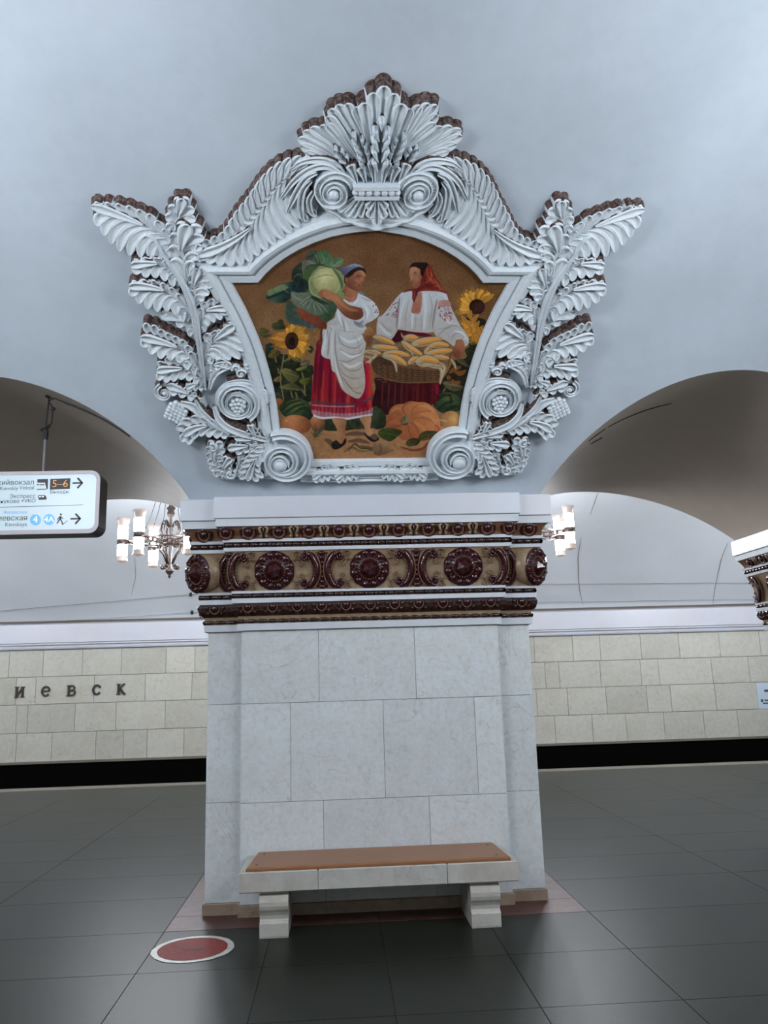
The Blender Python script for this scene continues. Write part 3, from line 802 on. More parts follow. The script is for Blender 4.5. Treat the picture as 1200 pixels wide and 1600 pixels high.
# train symbols
spoly([(412, 204), (530, 200), (527, 312), (515, 312), (495, 240), (412, 240)], M['signdark'], 'train_symbol')
for a in (408, 438, 466): spoly([(a, 258), (a + 24, 258), (a + 24, 270), (a, 270)], M['signdark'], 'train_symbol')
spoly([(404, 312), (512, 308), (512, 316), (404, 319)], M['signdark'], 'train_symbol')
spoly([(422, 380), (495, 378), (512, 400), (512, 428), (430, 430), (420, 405)], M['signdark'], 'train_symbol')
spoly([(432, 390), (452, 389), (452, 402), (432, 404)], M['signwhite'], 'train_symbol', .001)
spoly([(462, 389), (484, 388), (484, 402), (462, 402)], M['signwhite'], 'train_symbol', .001)
# walking figure and stairs
fg = MB()
def q2(a, b): x, z = s2w(a / 7.06, 720 + b / 7.06); return (x, YF - .001, z)
for P, r in (([(668, 612), (664, 645)], .0065), ([(664, 640), (646, 664), (628, 692)], .0035), ([(664, 642), (680, 664), (690, 700)], .0035), ([(666, 614), (648, 628), (634, 652)], .0028), ([(668, 614), (682, 630), (698, 632)], .0028)):
    fg.tube([q2(*p) for p in P], r, 6)
fg.tube([q2(685, 703), q2(700, 703), q2(700, 690), q2(715, 690), q2(715, 678), q2(730, 677), q2(730, 666), q2(746, 664)], .0018, 5)
fg.ball(q2(671, 592), .0065, 8, 6)
fg.build('walking_symbol', M['signdark'], sign)
# hanger: rod, joint and cable
hx, hz = -2.33, archz(-2.33)
def hang(x):
    z = archz(x)
    m = MB(); m.tube([(x, SY + .09, SZ1 - .01), (x, SY + .09, 3.36)], .009, 8); m.build('rod', M['rod'], sign)
    m = MB(); m.tube([(x, SY + .09, 3.35), (x, SY + .09, 3.37), (x, SY + .09, 3.42), (x, SY + .09, 3.44)], [.018, .022, .022, .014], 8)
    m.tube([(x, SY + .09, 3.43), (x + .012, SY + .09, z - .01)], .006, 6); m.tube([(x - .035, SY + .09, 3.42), (x + .03, SY + .09, 3.45)], .009, 6)
    m.ball((x + .045, SY + .09, z - .1), .016, 8, 6); m.lathe([(.0001, z - .004), (.03, z - .008), (.03, z - .001)], 10, x + .012, SY + .09)
    m.build('bracket', M['iron'], sign)
    m = MB(); m.tube([(x, SY + .09, 3.44), (x + .04, SY + .09, 3.47), (x + .045, SY + .09, z - .1), (x + .01, SY + .09, z - .04), (x + .05, SY + .1, z - .012)] + [(xx, SY + .1 + .12 * (xx - x), archz(xx) - .008) for xx in np.linspace(x + .12, -1.75 if x > -3 else x + .5, 8)], .006, 6)
    m.build('cable', M['iron'], sign)
hang(-2.33); hang(-3.75)

# ---------------------------------------------------------------- chandeliers
def make_chandelier(loc, rot, glow, top, label):
    root = thing('chandelier', label, 'chandelier', loc, 'tubular glass chandeliers')
    Z0 = loc[2]
    # local coordinates: z=0 at the lowest tip
    def tb(name, P, r, mt=M['bronze'], n=8):
        m = MB(); m.tube(P, r, n); return inst(name, m.mesh(name, mt, True), root)
    m = MB(); m.lathe([(.0001, .0), (.025, .03), (.015, .05), (.06, .10), (.065, .12), (.03, .16), (.022, .2), (.022, .46), (.03, .5), (.022, .56), (.022, .93), (.05, .96), (.06, 1.0), (.045, 1.04), (.07, 1.08), (.055, 1.1), (.03, 1.12)], 14)
    inst('stem', m.mesh('stem', M['bronze'], True), root)
    m = MB(); m.tube([(0, 0, 1.1), (0, 0, top - Z0)], .032, 10); inst('drop_rod', m.mesh('drop_rod', M['iron'], True), root)
    m = MB(); m.lathe([(.05, .52), (.075, .54), (.075, .60), (.05, .62)], 14); inst('hub', m.mesh('hub', M['bronze'], True), root)
    RR = .70; tubeme = None
    sm = MB(); sm.lathe([(.088, .36), (.1, .358), (.092, .31), (.078, .26), (.0745, .238)], 18); 
    bm2 = MB(); bm2.lathe([(.076, .0), (.080, .0), (.082, .03), (.082, -.03), (.080, -.05), (.07, -.05)], 18)
    gl = MB(); gl.lathe([(.074, .24), (.073, .035)], 18); gl.lathe([(.072, -.05), (.070, -.22)], 18)
    lo = MB(); lo.lathe([(.070, -.22), (.074, -.25), (.083, -.29), (.088, -.30), (.06, -.30), (.04, -.315), (.0001, -.32)], 18)
    top_me, band_me, glow_me, low_me = sm.mesh('etched_rim', M['glass'], True), bm2.mesh('band', M['bronze'], True), gl.mesh('lit_glass', glow, True), lo.mesh('glass_foot', M['glass'], True)
    arm = MB()
    arm.tube([(.05, 0, .57), (.2, 0, .57), (.45, 0, .575), (RR - .08, 0, .57)], [.02, .016, .018, .02], 8)
    arm.tube([(.05, 0, .52), (.25, 0, .505), (.5, 0, .52), (RR - .08, 0, .55)], .013, 6)
    for xx in (.2, .3, .4, .5): arm.ball((xx, 0, .54), .022, 8, 6)
    arm_me = arm.mesh('arm', M['bronze'], True)
    cl = MB()
    cl.tube([(.035, 0, .78), (.07, 0, .86), (.11, 0, .88), (.13, 0, .84), (.10, 0, .81), (.09, 0, .84)], .012, 6)
    cl.tube([(.13, 0, .84), (.155, 0, .72), (.11, 0, .66), (.14, 0, .60)], .013, 6)
    cl.tube([(.17, 0, .52), (.16, 0, .42), (.10, 0, .36), (.04, 0, .22)], .014, 6)
    cl.tube([(x, 0, z) for x, z, _ in spiral_pts(.105, .165, .045, .008, PI * .9, -1.3)], .012, 6)
    curl_me = cl.mesh('scroll', M['bronze'], True)
    for k in range(6):
        a = rot + k * PI / 3; Rz = Matrix.Rotation(a, 3, 'Z')
        inst('arm', arm_me, root, (0, 0, 0), Rz)
        c, s = math.cos(a), math.sin(a)
        lamp = inst('glass_shade', glow_me, root, (RR * c, RR * s, .57))
        inst('etched_rim', top_me, lamp); inst('band', band_me, lamp); inst('glass_foot', low_me, lamp)
        m = MB(); m.tube([(.45 * c, .45 * s, .60), (.30 * c, .30 * s, .95), (.2 * c, .2 * s, 1.3)], .005, 5); m.ball((.37 * c, .37 * s, .78), .014, 6, 4)
        inst('chain', m.mesh('chain', M['iron'], True), root)
        if k % 3 != 2 or True: inst('scroll', curl_me, root, (0, 0, 0), Matrix.Rotation(a + PI / 6 if k % 2 else a, 3, 'Z'))
    m = MB(); m.tube([(.2 * math.cos(t), .2 * math.sin(t), 1.3) for t in np.linspace(0, 2 * PI, 25)], .008, 6, cap=False); inst('hoop', m.mesh('hoop', M['bronze'], True), root)
    m = MB(); m.tube([(.5 * math.cos(t), .5 * math.sin(t), .57) for t in np.linspace(0, 2 * PI, 31)], .016, 6, cap=False); inst('ring', m.mesh('ring', M['bronze'], True), root)
    return root
def sidetop(y): return SZC + math.sqrt(SR ** 2 - (y - SYC) ** 2)
make_chandelier((-2.75, 6.1, 3.14), math.radians(3), M['glowside'], sidetop(6.1), 'bronze chandelier with white glass tubes, left of the pylon behind the arch')
make_chandelier((2.70, 6.1, 3.14), math.radians(27), M['glowside'], sidetop(6.1), 'chandelier half hidden behind the pylon, two glass tubes showing at right')
for k, x in enumerate((-8.25, 8.25)):
    make_chandelier((x, 6.1, 3.14), 0.2, M['glowside'], sidetop(6.1), ['side hall chandelier far to the left, out of the frame', 'side hall chandelier far to the right, out of the frame'][k])
for k, x in enumerate((-2.75 * 3, -2.75, 2.75, 2.75 * 3)):
    make_chandelier((x, -4.2, 3.0), 0.3, M['glowhall'], ZC + RVAULT, 'central hall chandelier above the camera, ' + ['far left', 'near left', 'near right', 'far right'][k])
# ---------------------------------------------------------------- stucco frame on the vault
FR = thing('framed_mosaic', 'mosaic of two harvest women in a white stucco acanthus frame above the pylon', 'mosaic', VP(0.02, .2))
def x0s(s): return float(np.interp(s, [0.2, .8, 1.7, 2.2, 2.4, 3.1], [.018, .016, .014, .012, .03, .045]))
def conv(kind):
    def f(P):
        out = []
        for X, Y in P:
            if kind == 'A': q = (120 + X / 2.4, 90 + Y / 2.4)
            elif kind == 'C': q = (120 + X / 3, 380 + Y / 3)
            elif kind == 'D': q = (240 + X / 4.286, 540 + Y / 4.286)
            elif kind == 'B': q = (440 + X / 4, 90 + Y / 4)
            else: q = (X, Y)
            out.append(px2vs(*q))
        return out
    return f
def cr(P, n):
    """Catmull-Rom through P resampled by arc length to n points"""
    P = [np.array(p, float) for p in P]
    if len(P) == 2: P = [P[0], (P[0] + P[1]) / 2, P[1]]
    Q = [2 * P[0] - P[1]] + P + [2 * P[-1] - P[-2]]
    o = []
    for i in range(1, len(Q) - 2):
        for t in np.linspace(0, 1, 9)[:-1]:
            a, b, c, d = Q[i - 1], Q[i], Q[i + 1], Q[i + 2]
            o.append(.5 * ((2 * b) + (c - a) * t + (2 * a - 5 * b + 4 * c - d) * t * t + (3 * b - a - 3 * c + d) * t ** 3))
    o.append(P[-1]); o = np.array(o)
    L = np.concatenate([[0], np.cumsum(np.hypot(*np.diff(o, axis=0).T))])
    u = np.linspace(0, L[-1], n)
    return np.stack([np.interp(u, L, o[:, 0]), np.interp(u, L, o[:, 1])], 1), L[-1]
SCOOP = [(-1, .84), (-.86, .99), (-.66, 1.0), (-.34, .86), (0, .78), (.34, .86), (.66, 1.0), (.86, .99), (1, .84)]
ROUND_P = [(-1, .55), (-.8, .82), (-.45, .97), (0, 1.03), (.45, .97), (.8, .82), (1, .55)]
BANDP = [(-1, .9), (-.8, 1.0), (-.6, .98), (-.5, .84), (0, .8), (.5, .84), (.6, .98), (.8, 1.0), (1, .9)]
def ribbon(mb, path, hw, H, prof=SCOOP, flare=.007, dust=True, dflare=.012, base=0.0, closed_tip=True):
    path = np.asarray(path); n = len(path)
    T = np.gradient(path, axis=0); T /= (np.hypot(*T.T)[:, None] + 1e-9)
    Nn = np.stack([-T[:, 1], T[:, 0]], 1)
    hw = np.broadcast_to(hw, (n,)) if np.ndim(hw) == 0 else np.asarray(hw)
    Hh = np.broadcast_to(H, (n,)) if np.ndim(H) == 0 else np.asarray(H)
    k = len(prof); V = []
    for i in range(n):
        for u, hf in prof:
            p = path[i] + Nn[i] * u * hw[i]
            V.append(VP(p[0], p[1], base + (Hh[i] - base) * hf if base else Hh[i] * hf))
    F_ = []
    for i in range(n - 1):
        for j in range(k - 1): F_.append((i * k + j, i * k + j + 1, (i + 1) * k + j + 1, (i + 1) * k + j))
    mb.add(V, F_, 0)
    # skirt
    e = [(i, 0) for i in range(n)] + [(n - 1, j) for j in range(1, k)] + [(i, k - 1) for i in range(n - 2, -1, -1)]
    E2 = []; 
    for (i, j) in e:
        u, hf = prof[j]; E2.append((path[i] + Nn[i] * u * hw[i], Hh[i] * hf))
    pts = np.array([q[0] for q in E2])
    d = np.gradient(pts, axis=0); d /= (np.hypot(*d.T)[:, None] + 1e-9)
    # outward = right of travel when running along u=-1 side
    out = np.stack([d[:, 1], -d[:, 0]], 1)
    # make sure it points away from the centre line
    cen = path.mean(0)
    for i in range(n): 
        if np.dot(out[i], -Nn[i]) < 0: out[i] = -out[i]
    for q in range(n + k - 1, len(out)):
        i = 2 * n + k - 3 - q
        if 0 <= i < n and np.dot(out[q], Nn[i]) < 0: out[q] = -out[q]
    for q in range(n, n + k - 1):
        if np.dot(out[q], T[-1]) < 0: out[q] = -out[q]
    V = []; 
    for (p, h), o in zip(E2, out):
        upw = max(0.0, o[1]); fl = flare + (dflare * upw if dust else 0)
        V.append(VP(p[0], p[1], h)); V.append(VP(p[0] + o[0] * fl * .35, p[1] + o[1] * fl * .35, max(h - .03, h * .55))); V.append(VP(p[0] + o[0] * fl, p[1] + o[1] * fl, base))
    for q in range(len(E2) - 1):
        up = (out[q][1] + out[q + 1][1]) / 2
        mi = 1 if (dust and up > .35) else 0
        mb.add([V[3 * q], V[3 * q + 3], V[3 * q + 4], V[3 * q + 1]], [(0, 1, 2, 3)], mi)
        mb.add([V[3 * q + 1], V[3 * q + 4], V[3 * q + 5], V[3 * q + 2]], [(0, 1, 2, 3)], mi)
def lobe(mb, P0, P1, P2, w0, w1, H0, H1, n=11, peak=.72, prof=SCOOP, dust=True, dflare=.03, grow=.75):
    t = np.concatenate([np.linspace(0, peak, n - 4)[:-1], peak + (1 - peak) * np.sin(np.linspace(0, PI / 2, 6))])[:, None]; n = len(t)
    P0, P1, P2 = map(np.array, (P0, P1, P2))
    pth = (1 - t) ** 2 * P0 + 2 * t * (1 - t) * P1 + t * t * P2; t = t[:, 0]
    w = np.where(t < peak, w0 + (w1 - w0) * np.clip(t / peak, 0, 1) ** grow, w1 * np.sqrt(np.clip(1 - ((t - peak) / (1 - peak)) ** 2, 0, 1)) + .0006)
    H = H0 + (H1 - H0) * t
    ribbon(mb, pth, w, H, prof, dust=dust, dflare=dflare)
def at(P, L, t):
    i = t * (len(P) - 1); a = int(min(max(math.floor(i), 0), len(P) - 2)); return P[a] + (P[a + 1] - P[a]) * (i - a)
def mir(pts): return [(2 * x0s(p[1]) - p[0], p[1]) for p in pts]
def leaf(name, cv, spine, sides, H=.085, w=1.0, tip=True, base_pull=.72, lead=.30, mirror=(False, True), Hb=None, rib=False, dust=True, dflare=.012, prof=SCOOP):
    """sides: list of (outline points base->tip, lobe count)"""
    Hb = Hb or H * .6
    for mr in mirror:
        f = (lambda P: mir(conv(cv)(P))) if mr else conv(cv)
        mb = MB(); S, SL = cr(f(spine), 40)
        for O, cnt in sides:
            if not cnt: continue
            o, OL = cr(f(O), 60); sp = OL / cnt
            # backing plate
            K = 12; V = []
            for i in range(K + 1):
                a = at(S, 0, .02 + .9 * i / K); b = at(o, 0, i / K)
                V += [VP(*a, Hb * .8), VP(*(a + (b - a) * .5), H * .72), VP(*(a + (b - a) * .88), H * .62)]
            mb.add(V, [(3 * i + j, 3 * i + 3 + j, 3 * i + 4 + j, 3 * i + 1 + j) for i in range(K) for j in range(2)], 0)
            for i in range(cnt):
                u = (i + .5) / cnt
                tipp = at(o, 0, u); tb = u * base_pull
                P0 = at(S, 0, tb); P1 = at(S, 0, min(1, tb + lead)); P1 = P1 + (tipp - P1) * .18
                d = np.hypot(*(tipp - P0)); ww = min(.56 * sp * w, d * .5)
                lobe(mb, P0, P1, tipp, ww * .25, ww, Hb, H * (.88 + .14 * u) * random.uniform(.97, 1.03), prof=prof, dust=dust, dflare=dflare)
        if tip:
            P0, P1, P2 = at(S, 0, .55), at(S, 0, .8), at(S, 0, 1.0)
            sp = max([cr(f(O), 10)[1] / c for O, c in sides if c] + [.02])
            lobe(mb, P0, P1, P2, .006, sp * .5, H, H * 1.05, dust=dust, dflare=dflare)
        if rib:
            ww = np.interp(np.linspace(0, 1, 40), [0, .5, 1], [.018, .011, .003])
            ribbon(mb, S[:34], ww[:34], np.linspace(Hb * 1.25, H * 1.06, 34), ROUND_P, flare=.004, dust=False)
        o_ = mb.build(name, [M['stucco'], M['dust']], FR, True)
def band(name, cv, path, hw, H, prof=BANDP, n=40, mirror=(False, True), dust=True, dflare=.02, flare=.006):
    for mr in mirror:
        f = (lambda P: mir(conv(cv)(P))) if mr else conv(cv)
        S, L = cr(f(path), n); mb = MB()
        h = np.interp(np.linspace(0, 1, n), np.linspace(0, 1, len(hw)), hw) if hasattr(hw, '__len__') else hw
        HH = np.interp(np.linspace(0, 1, n), np.linspace(0, 1, len(H)), H) if hasattr(H, '__len__') else H
        ribbon(mb, S, h, HH, prof, dust=dust, dflare=dflare, flare=flare)
        mb.build(name, [M['stucco'], M['dust']], FR, True)
def volute(name, c0, c1, r0, r1, a0, turns, hw0, hw1, H0, H1, n=90, prof=BANDP, mirror=(False, True), asp=1.0, dust=False, cap=True):
    """c0,c1 centres in photo px; radii in m; angles ccw in (x,s)"""
    for mr in mirror:
        C0, C1 = np.array(px2vs(*c0)), np.array(px2vs(*c1)); P = []
        for i in range(n):
            t = i / (n - 1); a = a0 + turns * 2 * PI * t; r = r0 * (r1 / r0) ** t; c = C0 + (C1 - C0) * t
            P.append((c[0] + asp * r * math.cos(a), c[1] + r * math.sin(a)))
        if mr: P = mir(P)
        mb = MB(); t = np.linspace(0, 1, n)
        ribbon(mb, np.array(P), hw0 + (hw1 - hw0) * t, H0 + (H1 - H0) * t, prof, flare=.005, dust=dust, dflare=.010)
        if cap:
            c = mir([C1])[0] if mr else C1
            V = [VP(c[0] + asp * rr * math.cos(q), c[1] + rr * math.sin(q), hh) for rr, hh in ((r1 * 1.1, H1 * .7), (r1 * .95, H1 * .95), (r1 * .5, H1 * 1.06)) for q in np.linspace(0, 2 * PI, 17)[:-1]] + [VP(*c, H1 * 1.08)]
            mb.add(V, [(16 * i + j, 16 * i + (j + 1) % 16, 16 * i + 16 + (j + 1) % 16, 16 * i + 16 + j) for i in range(2) for j in range(16)] + [(32 + j, 32 + (j + 1) % 16, 48) for j in range(16)])
        # disc beneath the turns
        c = mir([C0])[0] if mr else C0
        V = [VP(c[0] + asp * r0 * .98 * math.cos(q), c[1] + r0 * .98 * math.sin(q), H0 * .45) for q in np.linspace(0, 2 * PI, 33)[:-1]]
        mb.add(V, [tuple(range(32))])
        mb.build(name, [M['stucco'], M['dust']], FR, True)
def berries(name, pts_px, r, h, mirror=(False, True), sc=1.0):
    for mr in mirror:
        mb = MB(); 
        for q in pts_px:
            p = px2vs(*q[:2]); rr = r * (q[2] if len(q) > 2 else 1)
            if mr: p = mir([p])[0]
            mb.ball(VP(p[0], p[1], h), rr, 9, 6, 0)
        mb.build(name, [M['stucco']], FR, True)

# ---- moulding around the picture
inner = [(592, 355), (566, 356), (540, 359.5), (515, 365), (490, 374), (468, 384), (448, 396), (430, 409), (416, 422), (404, 436.5), (362, 436.5),
         (372, 456), (384, 478), (394, 500), (404, 524), (413, 550), (421, 577), (427.5, 603), (433, 632), (437, 665), (440, 700), (440, 716), (510, 715.5), (580, 714.5)]
IN_L = conv('')(inner); IN_R = mir(IN_L)
ring = IN_L[:-1] + [IN_L[-1]] + IN_R[::-1][1:-1]
ring = np.array(ring)
def offs(R_, d):
    n = len(R_); o = []
    for i in range(n):
        a = R_[i] - R_[i - 1]; b = R_[(i + 1) % n] - R_[i]; a = a / np.hypot(*a); b = b / np.hypot(*b)
        na, nb = np.array([-a[1], a[0]]), np.array([-b[1], b[0]])
        m_ = na + nb; m_ /= np.hypot(*m_); c = max(.45, np.dot(m_, na)); o.append(R_[i] + m_ * d / c)
    return np.array(o)
area = sum(ring[i - 1][0] * ring[i][1] - ring[i][0] * ring[i - 1][1] for i in range(len(ring)))
sg = -1 if area > 0 else 1
mb = MB(); prof = [(-.004, .0), (0, .05), (.006, .056), (.046, .060), (.050, .046), (.058, .046), (.062, .064), (.075, .082), (.098, .088), (.118, .076), (.124, .060), (.148, .056), (.154, .045), (.156, .0)]
V = []
for d, h in prof:
    for p in offs(ring, sg * d): V.append(VP(p[0], p[1], h))
n = len(ring)
mb.add(V, [(i * n + j, i * n + (j + 1) % n, (i + 1) * n + (j + 1) % n, (i + 1) * n + j) for i in range(len(prof) - 1) for j in range(n)])
mb.build('frame_moulding', [M['stucco']], FR)

# ---- F1 the long feathered leaves beside the crown
leaf('feathered_leaf', 'A', [(850, 400), (800, 420), (750, 470), (700, 545), (655, 615), (610, 665), (550, 705), (450, 720)],
     [([(895, 352), (850, 345), (800, 352), (752, 375), (712, 410), (680, 452), (655, 490), (630, 520), (605, 552), (588, 582), (572, 612), (545, 640), (490, 660), (455, 690)], 17),
      ([(915, 560), (870, 590), (815, 632), (770, 664), (725, 694), (690, 718), (650, 748), (600, 760), (540, 757), (480, 746), (455, 728)], 14)],
     H=.085, Hb=.06, base_pull=.86, lead=.16, dflare=.008, w=1.05)
for P_, w_ in (([(1015, 425), (965, 372), (905, 358), (845, 368), (800, 400)], [.012, .022, .022, .016, .006]), ([(985, 398), (930, 378), (870, 395), (815, 440), (765, 510)], [.01, .02, .02, .016, .006]),
               ([(900, 400), (860, 425), (825, 480), (790, 560)], [.01, .02, .02, .006]), ([(880, 430), (850, 470), (840, 530), (850, 600)], [.01, .022, .022, .008]), ([(890, 470), (872, 510), (880, 560), (900, 575)], [.012, .02, .02, .006])):
    band('feather_strand', 'A', P_, w_, [.11, .10, .09, .075], prof=SCOOP, n=30, dflare=.008)
# ---- horn leaf with pointed tip
leaf('horn_leaf', 'A', [(420, 760), (385, 690), (320, 640), (230, 595), (130, 555), (62, 533)],
     [([(345, 640), (318, 598), (290, 570), (250, 552), (210, 536), (165, 526), (115, 522), (72, 524)], 8),
      ([(360, 800), (325, 765), (285, 738), (240, 728), (195, 720), (155, 695), (125, 660), (100, 628), (80, 592)], 9)], H=.08, dflare=.010)
leaf('upright_leaf', 'A', [(372, 660), (378, 600), (390, 550), (402, 505)],
     [([(345, 640), (338, 600), (342, 560), (360, 528), (385, 508)], 4), ([(440, 640), (450, 600), (448, 560), (436, 525), (412, 505)], 4)], H=.085, dflare=.010)
leaf('curled_leaf', 'A', [(425, 840), (405, 760), (395, 700), (400, 640), (425, 600)],
     [([(365, 780), (352, 720), (352, 665), (368, 615), (400, 590)], 4), ([(440, 770), (468, 715), (482, 670), (482, 630), (465, 600)], 5)], H=.10, dflare=.010)
# ---- side leaves of the stem, outer side
leaf('acanthus_leaf', 'C', [(500, 160), (440, 90), (370, 60), (265, 72)],
     [([(450, 60), (400, 42), (340, 36), (280, 52)], 4), ([(480, 190), (430, 150), (380, 132), (330, 128), (270, 105)], 5)], H=.10)
leaf('acanthus_leaf', 'C', [(545, 330), (500, 250), (430, 195), (340, 165), (256, 170)],
     [([(510, 230), (465, 185), (410, 155), (350, 142), (270, 150)], 6), ([(520, 360), (480, 310), (430, 288), (375, 290), (325, 268), (285, 235), (262, 195)], 7)], H=.105)
leaf('acanthus_leaf', 'C', [(585, 440), (540, 375), (490, 335), (400, 312)],
     [([(540, 350), (500, 315), (450, 295), (405, 300)], 3), ([(560, 440), (510, 395), (460, 350), (410, 325)], 3)], H=.07)
leaf('acanthus_leaf', 'C', [(600, 610), (555, 530), (500, 470), (420, 430), (310, 410)],
     [([(552, 500), (540, 460), (510, 425), (460, 400), (410, 375), (360, 345), (322, 345)], 8), ([(580, 610), (530, 565), (480, 525), (420, 515), (370, 495), (335, 462), (310, 440)], 7)], H=.11)
leaf('acanthus_leaf', 'C', [(608, 655), (570, 600), (500, 560), (385, 572)],
     [([(570, 580), (530, 535), (480, 510), (430, 508), (392, 540)], 5), ([(585, 650), (545, 625), (500, 615), (455, 625), (410, 628), (385, 600)], 6)], H=.10)
# ---- inner side
leaf('acanthus_leaf', 'C', [(560, 290), (550, 220), (550, 160), (575, 95)],
     [([(535, 230), (528, 180), (528, 130), (545, 85)], 4), ([(590, 260), (628, 215), (640, 175), (628, 125), (598, 92)], 5)], H=.075)
leaf('acanthus_leaf', 'C', [(578, 400), (590, 330), (630, 280), (712, 285)],
     [([(575, 300), (600, 255), (640, 238), (690, 255)], 4), ([(600, 410), (625, 360), (660, 345), (695, 325), (712, 300)], 5)], H=.08)
leaf('acanthus_leaf', 'C', [(600, 560), (612, 480), (660, 420), (745, 360)],
     [([(600, 460), (605, 405), (640, 390), (680, 385), (700, 355), (730, 345)], 5), ([(625, 560), (660, 528), (710, 525), (770, 520), (788, 470), (778, 420), (768, 375)], 7)], H=.085)
leaf('acanthus_leaf', 'C', [(612, 640), (625, 580), (665, 540), (730, 560)],
     [([(610, 570), (625, 530), (665, 515), (705, 525)], 3), ([(640, 620), (655, 585), (690, 570), (720, 575)], 3)], H=.075)
# central stem
band('stem', 'C', [(608, 660), (598, 590), (582, 480), (570, 380), (548, 280), (515, 190), (470, 110), (420, 40), (370, -40), (330, -60)], [.004, .012, .016, .019, .021, .022, .019, .015, .011, .006], [.07, .09, .095, .10, .10, .10, .10, .09, .08, .07],
     prof=[(-1, .7), (-.85, .95), (-.6, 1), (-.45, .9), (-.3, .98), (-.1, 1.02), (0, .92), (.1, 1.02), (.3, .98), (.45, .9), (.6, 1), (.85, .95), (1, .7)], dust=False, n=50)
# ---- middle scroll with grapes
volute('scroll', (371, 621), (373, 627), .158, .085, math.radians(-60), 1.35, .022, .012, .10, .085, n=80, cap=False)
volute('scroll', (373, 626), (373, 627), .09, .075, 0, 1.0, .010, .010, .075, .075, n=40, cap=False)
g = [(D[0], D[1]) for D in [(540, 345), (565, 335), (590, 340), (612, 350), (528, 370), (552, 365), (577, 362), (600, 370), (540, 392), (565, 388), (590, 392), (612, 378), (555, 412), (580, 414), (600, 406), (570, 432)]]
berries('grape_cluster', [(240 + a / 4.286, 540 + b / 4.286) for a, b in g], .016, .075)
leaf('vine_leaf', 'D', [(495, 400), (485, 345), (510, 300), (600, 300)], [([(480, 380), (470, 330), (490, 285), (540, 272), (590, 290)], 5), ([(515, 380), (515, 345), (540, 320), (590, 312)], 3)], H=.07, rib=False)
band('scroll_stem', 'D', [(415, 380), (440, 450), (500, 510), (590, 550), (680, 575), (760, 600)], [.016, .024, .028, .028, .024, .02], [.08, .1, .11, .11, .11, .1], prof=BANDP)
# bead drops at the picture side of the scroll
for X, Y, R_ in [(735, 285, 1.5), (742, 330, 1.3), (738, 372, 1.15), (735, 408, 1.0), (730, 446, .9)]:
    for mr in (False, True):
        c = px2vs(240 + X / 4.286, 540 + Y / 4.286); c = mir([c])[0] if mr else c; mb = MB(); sx = 1 if not mr else -1
        for da in (-.5, 0, .5):
            a = da + (0 if not mr else PI); e = (c[0] + sx * .0 + .026 * R_ * math.cos(a), c[1] - .012 * R_ + .022 * R_ * math.sin(da)); b0 = (c[0] - sx * .03 * R_, c[1] + .015)
            lobe(mb, b0, ((b0[0] + e[0]) / 2, b0[1] + .004), e, .004, .011 * R_, .06, .085, n=7, dflare=.008)
        mb.build('shell_drop', [M['stucco'], M['dust']], FR, True)
# small curls above the scroll
for (cx, cy, r, a0, tn) in [(468, 100, .055, 2.4, -1.1), (590, 165, .04, 0.3, 1.3), (690, 200, .036, 2.8, 1.4), (560, 130, .032, 3.4, -1.2), (630, 110, .03, 1.0, -1.1)]:
    volute('curl', (240 + cx / 4.286, 540 + cy / 4.286), (240 + cx / 4.286, 540 + cy / 4.286), r, r * .25, a0, tn, .013, .006, .08, .07, n=34, prof=ROUND_P, dust=True)
band('tendril', 'D', [(380, 270), (400, 200), (440, 150), (520, 120), (600, 130)], [.01, .02, .022, .016, .008], .07, prof=SCOOP)
band('tendril', 'D', [(500, 225), (580, 215), (650, 225), (700, 250), (745, 275)], [.01, .016, .018, .016, .01], .07, prof=SCOOP)
# ---- lower left flower stalks
volute('curl', (240 + 82 / 4.286, 540 + 290 / 4.286), (240 + 84 / 4.286, 540 + 292 / 4.286), .066, .018, math.radians(100), 1.25, .017, .008, .09, .08, n=40, prof=SCOOP, dust=True)
leaf('acanthus_leaf', 'D', [(370, 420), (300, 330), (210, 270), (100, 235)], [([(330, 340), (270, 290), (190, 245), (110, 225)], 4), ([(330, 400), (260, 340), (180, 310), (120, 300)], 4)], H=.085)
leaf('acanthus_leaf', 'D', [(370, 270), (330, 240), (280, 225), (230, 250)], [([(345, 255), (300, 225), (250, 215), (228, 235)], 3), ([(350, 280), (300, 268), (260, 275), (232, 268)], 3)], H=.09, dflare=.010)
berries('fruit_cluster', [(240 + (160 + 24 * a + 8 * b) / 4.286, 540 + (430 - 20 * b + 12 * a) / 4.286, random.uniform(.85, 1.1)) for a in (-2, -1, 0, 1, 2) for b in (-2, -1, 0, 1, 2, 3) if abs(a) + abs(b) < 4.2], .021, .07)
band('calyx', 'D', [(400, 470), (330, 430), (270, 380), (190, 350)], [.012, .03, .034, .016], .09, prof=SCOOP)
band('calyx', 'D', [(520, 560), (430, 500), (340, 420), (290, 330)], [.012, .022, .022, .01], .095, prof=BANDP)
leaf('acanthus_leaf', 'D', [(590, 585), (480, 550), (380, 505), (290, 500), (215, 570)],
     [([(420, 480), (330, 450), (250, 445), (180, 480), (158, 530)], 5), ([(520, 590), (440, 590), (375, 580), (330, 575), (285, 585), (240, 632), (180, 590)], 7)], H=.10)
